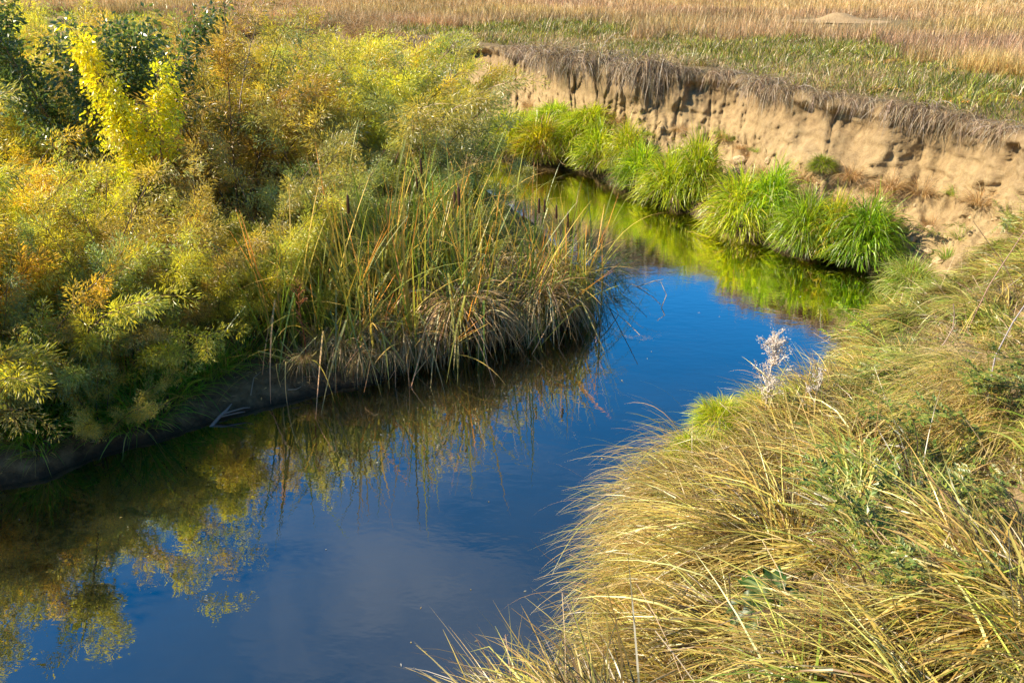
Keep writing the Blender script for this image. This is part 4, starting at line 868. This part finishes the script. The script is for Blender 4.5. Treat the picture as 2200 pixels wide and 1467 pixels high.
# long bare stems and single blades
def stem_between(name, pts3, rad, col, label, group=None, cat='stem'):
    P = smooth_path(np.array(pts3, float), .06); b = Bag(); tube(P, np.linspace(rad, rad*.45, len(P)), 5, b, col); tag(obj(name, b.build(name, M_STEM, True)), label, cat, group)
def up(p, h, dx=0, dy=0): return p+np.array([dx, dy, h])
a = pick(1950, 800); stem_between('bare_twig', [a, up(a, .12, .14), up(a, .30, .26, .05), up(a, .48, .22, .05)], .006, (.38, .27, .22), 'curved bare brown twig on the corner of the near bank')
a = pick(2075, 720); stem_between('bare_twig', [a, up(a, .35, .10, .05), up(a, .75, .28, .1), up(a, 1.2, .42, .1)], .005, (.34, .20, .14), 'long straight brown twig rising before the cliff')
a = pick(2120, 900); stem_between('bare_twig', [a, up(a, .3, .02, .1), up(a, .65, .12, .1), up(a, .95, .26, .1)], .005, (.36, .31, .30), 'grey dead twig leaning at the right of the bank')
a = pick(2190, 640); stem_between('bare_twig', [a, up(a, .25, -.15, .05), up(a, .45, -.32, .1), up(a, .62, -.48, .1)], .004, (.30, .19, .12), 'thin brown twig slanting towards the cliff')
a = pick(1730, 1070); stem_between('dry_stalk', [a, up(a, .25, -.05, .06), up(a, .5, -.13, .12)], .004, (.56, .40, .12), 'thin yellow stalk in the grass', 'yellow stalks')
a = pick(1742, 1075); stem_between('dry_stalk', [a, up(a, .25, -.07, .08), up(a, .52, -.16, .15)], .0035, (.56, .40, .12), 'thin yellow stalk in the grass', 'yellow stalks')
long_m = [hang_mesh('long_blades', 760+k, 16, [(.42, .40, .08), (.50, .40, .14), (.30, .34, .05)], .85, .0045, 10, .05) for k in range(3)]
for q, (u, v, rot, s) in enumerate([(1960, 1200, 3.0, .7), (2190, 1340, .3, .8), (2180, 820, .2, .8), (2130, 1000, 1.9, .8), (2190, 700, -.4, .7), (1480, 1290, 1.7, .7), (2010, 860, .1, .8), (1560, 905, -1.2, .6), (1900, 850, 0, .8), (2100, 680, .2, .8)]):
    p = pick(u, v); tag(obj('long_grass', long_m[q % 3], None, p, (0, 0, rot), s), 'few long arching blades over the bank grass', 'grass', 'long arching blades on the near bank')

for q in range(90):
    u = r.uniform(1250, 2200) if q < 46 else r.uniform(1880, 2230); v = np.interp(u, [1100, 1500, 1850, 2200], [75, 105, 140, 190])+r.uniform(-60, 55)
    p = pick(u, v)
    if p[2] < 1.6: continue
    red = u > 1850 and r.uniform() < .7
    t = thing('field_weed', 'reddish brown dried weed in the field' if red else 'bushy green weed in the turf', 'weed', p, (0, -.5, r.uniform(0, 6)), r.uniform(.6, 1.1)*(1.35 if u > 1850 else 1), 'reddish weeds in the field' if red else 'green weeds in the turf')
    m_ = SPR[2+q % 4]; obj('stem', m_[0], t); obj('leaflets', m_[1], t, color=(2.0, 1.1, 1.3) if red else (1.2, 1.2, 1.2), kind='stuff')
for q in range(60):
    u = r.uniform(330, 880); v = np.interp(u, [330, 600, 880], [52, 62, 78])+r.uniform(-18, 14); p = pick(u, v)
    if p[2] < .5: continue
    tag(obj('dry_tuft', dry_m[q % 4], None, p, (0, 0, r.uniform(0, 6)), (.9, .9, r.uniform(.8, 1.3)), np.array([.8, .72, .68])*r.uniform(.8, 1.2)), 'brown dry tuft behind the willows', 'grass', 'dry tufts on the far bank')

# ------------------------------------------------------------------ labels: tell look-alikes apart by the thing they stand nearest to
bpy.context.view_layer.update()
LM = {'the bright yellow sapling': (-3.75, 7.9), 'the dark green sapling': (-4.6, 8.7), 'the driftwood branch': tuple(p0[:2]), 'the splayed orange cattail': tuple(pick(655, 800)[:2]),
      'the thickest straw skirt': tuple(pick(985, 745, 0.)[:2]), 'the bent reeds in the water': tuple(at(1400, 630)[:2]), 'the largest round tussock': tuple(pick(1590, 488)[:2]),
      'the bushy dead weed': tuple(pick(1695, 950)[:2]), 'the dark dock plant': tuple(pick(1660, 1385)[:2]), 'the slumped turf sod': tuple(pick(1765, 365)[:2]),
      'the earth mound': tuple(MOUND[:2]), 'the curved bare twig': tuple(pick(1950, 800)[:2]), 'the pale corner tussock': tuple(pick(1955, 640)[:2]), 'the tall golden willow': (-6.6, 11.0)}
ORD = ['nearest', 'second nearest', 'third nearest', 'fourth nearest', 'fifth nearest', 'sixth nearest']
by = {}
for o in list(SC.objects):
    if o.parent is None and 'label' in o and 'group' in o: by.setdefault((o['group'], o['label']), []).append(o)
for (g_, l_), os_ in by.items():
    if len(os_) < 2: continue
    near = {}
    for o in os_:
        dd_ = {k: math.hypot(o.location.x-q[0], o.location.y-q[1]) for k, q in LM.items()}
        if l_.startswith('bent dead reed'): dd_.pop('the bent reeds in the water')
        k = min(dd_, key=dd_.get); near.setdefault(k, []).append((dd_[k], o))
    for k, v_ in near.items():
        v_.sort(key=lambda t: t[0])
        for i_, (dist_, o) in enumerate(v_):
            if len(v_) <= 6: o['label'] = l_+', '+ORD[i_]+' '+k
            else: o['label'] = l_+', towards '+k; o['group'] = g_+', towards '+k
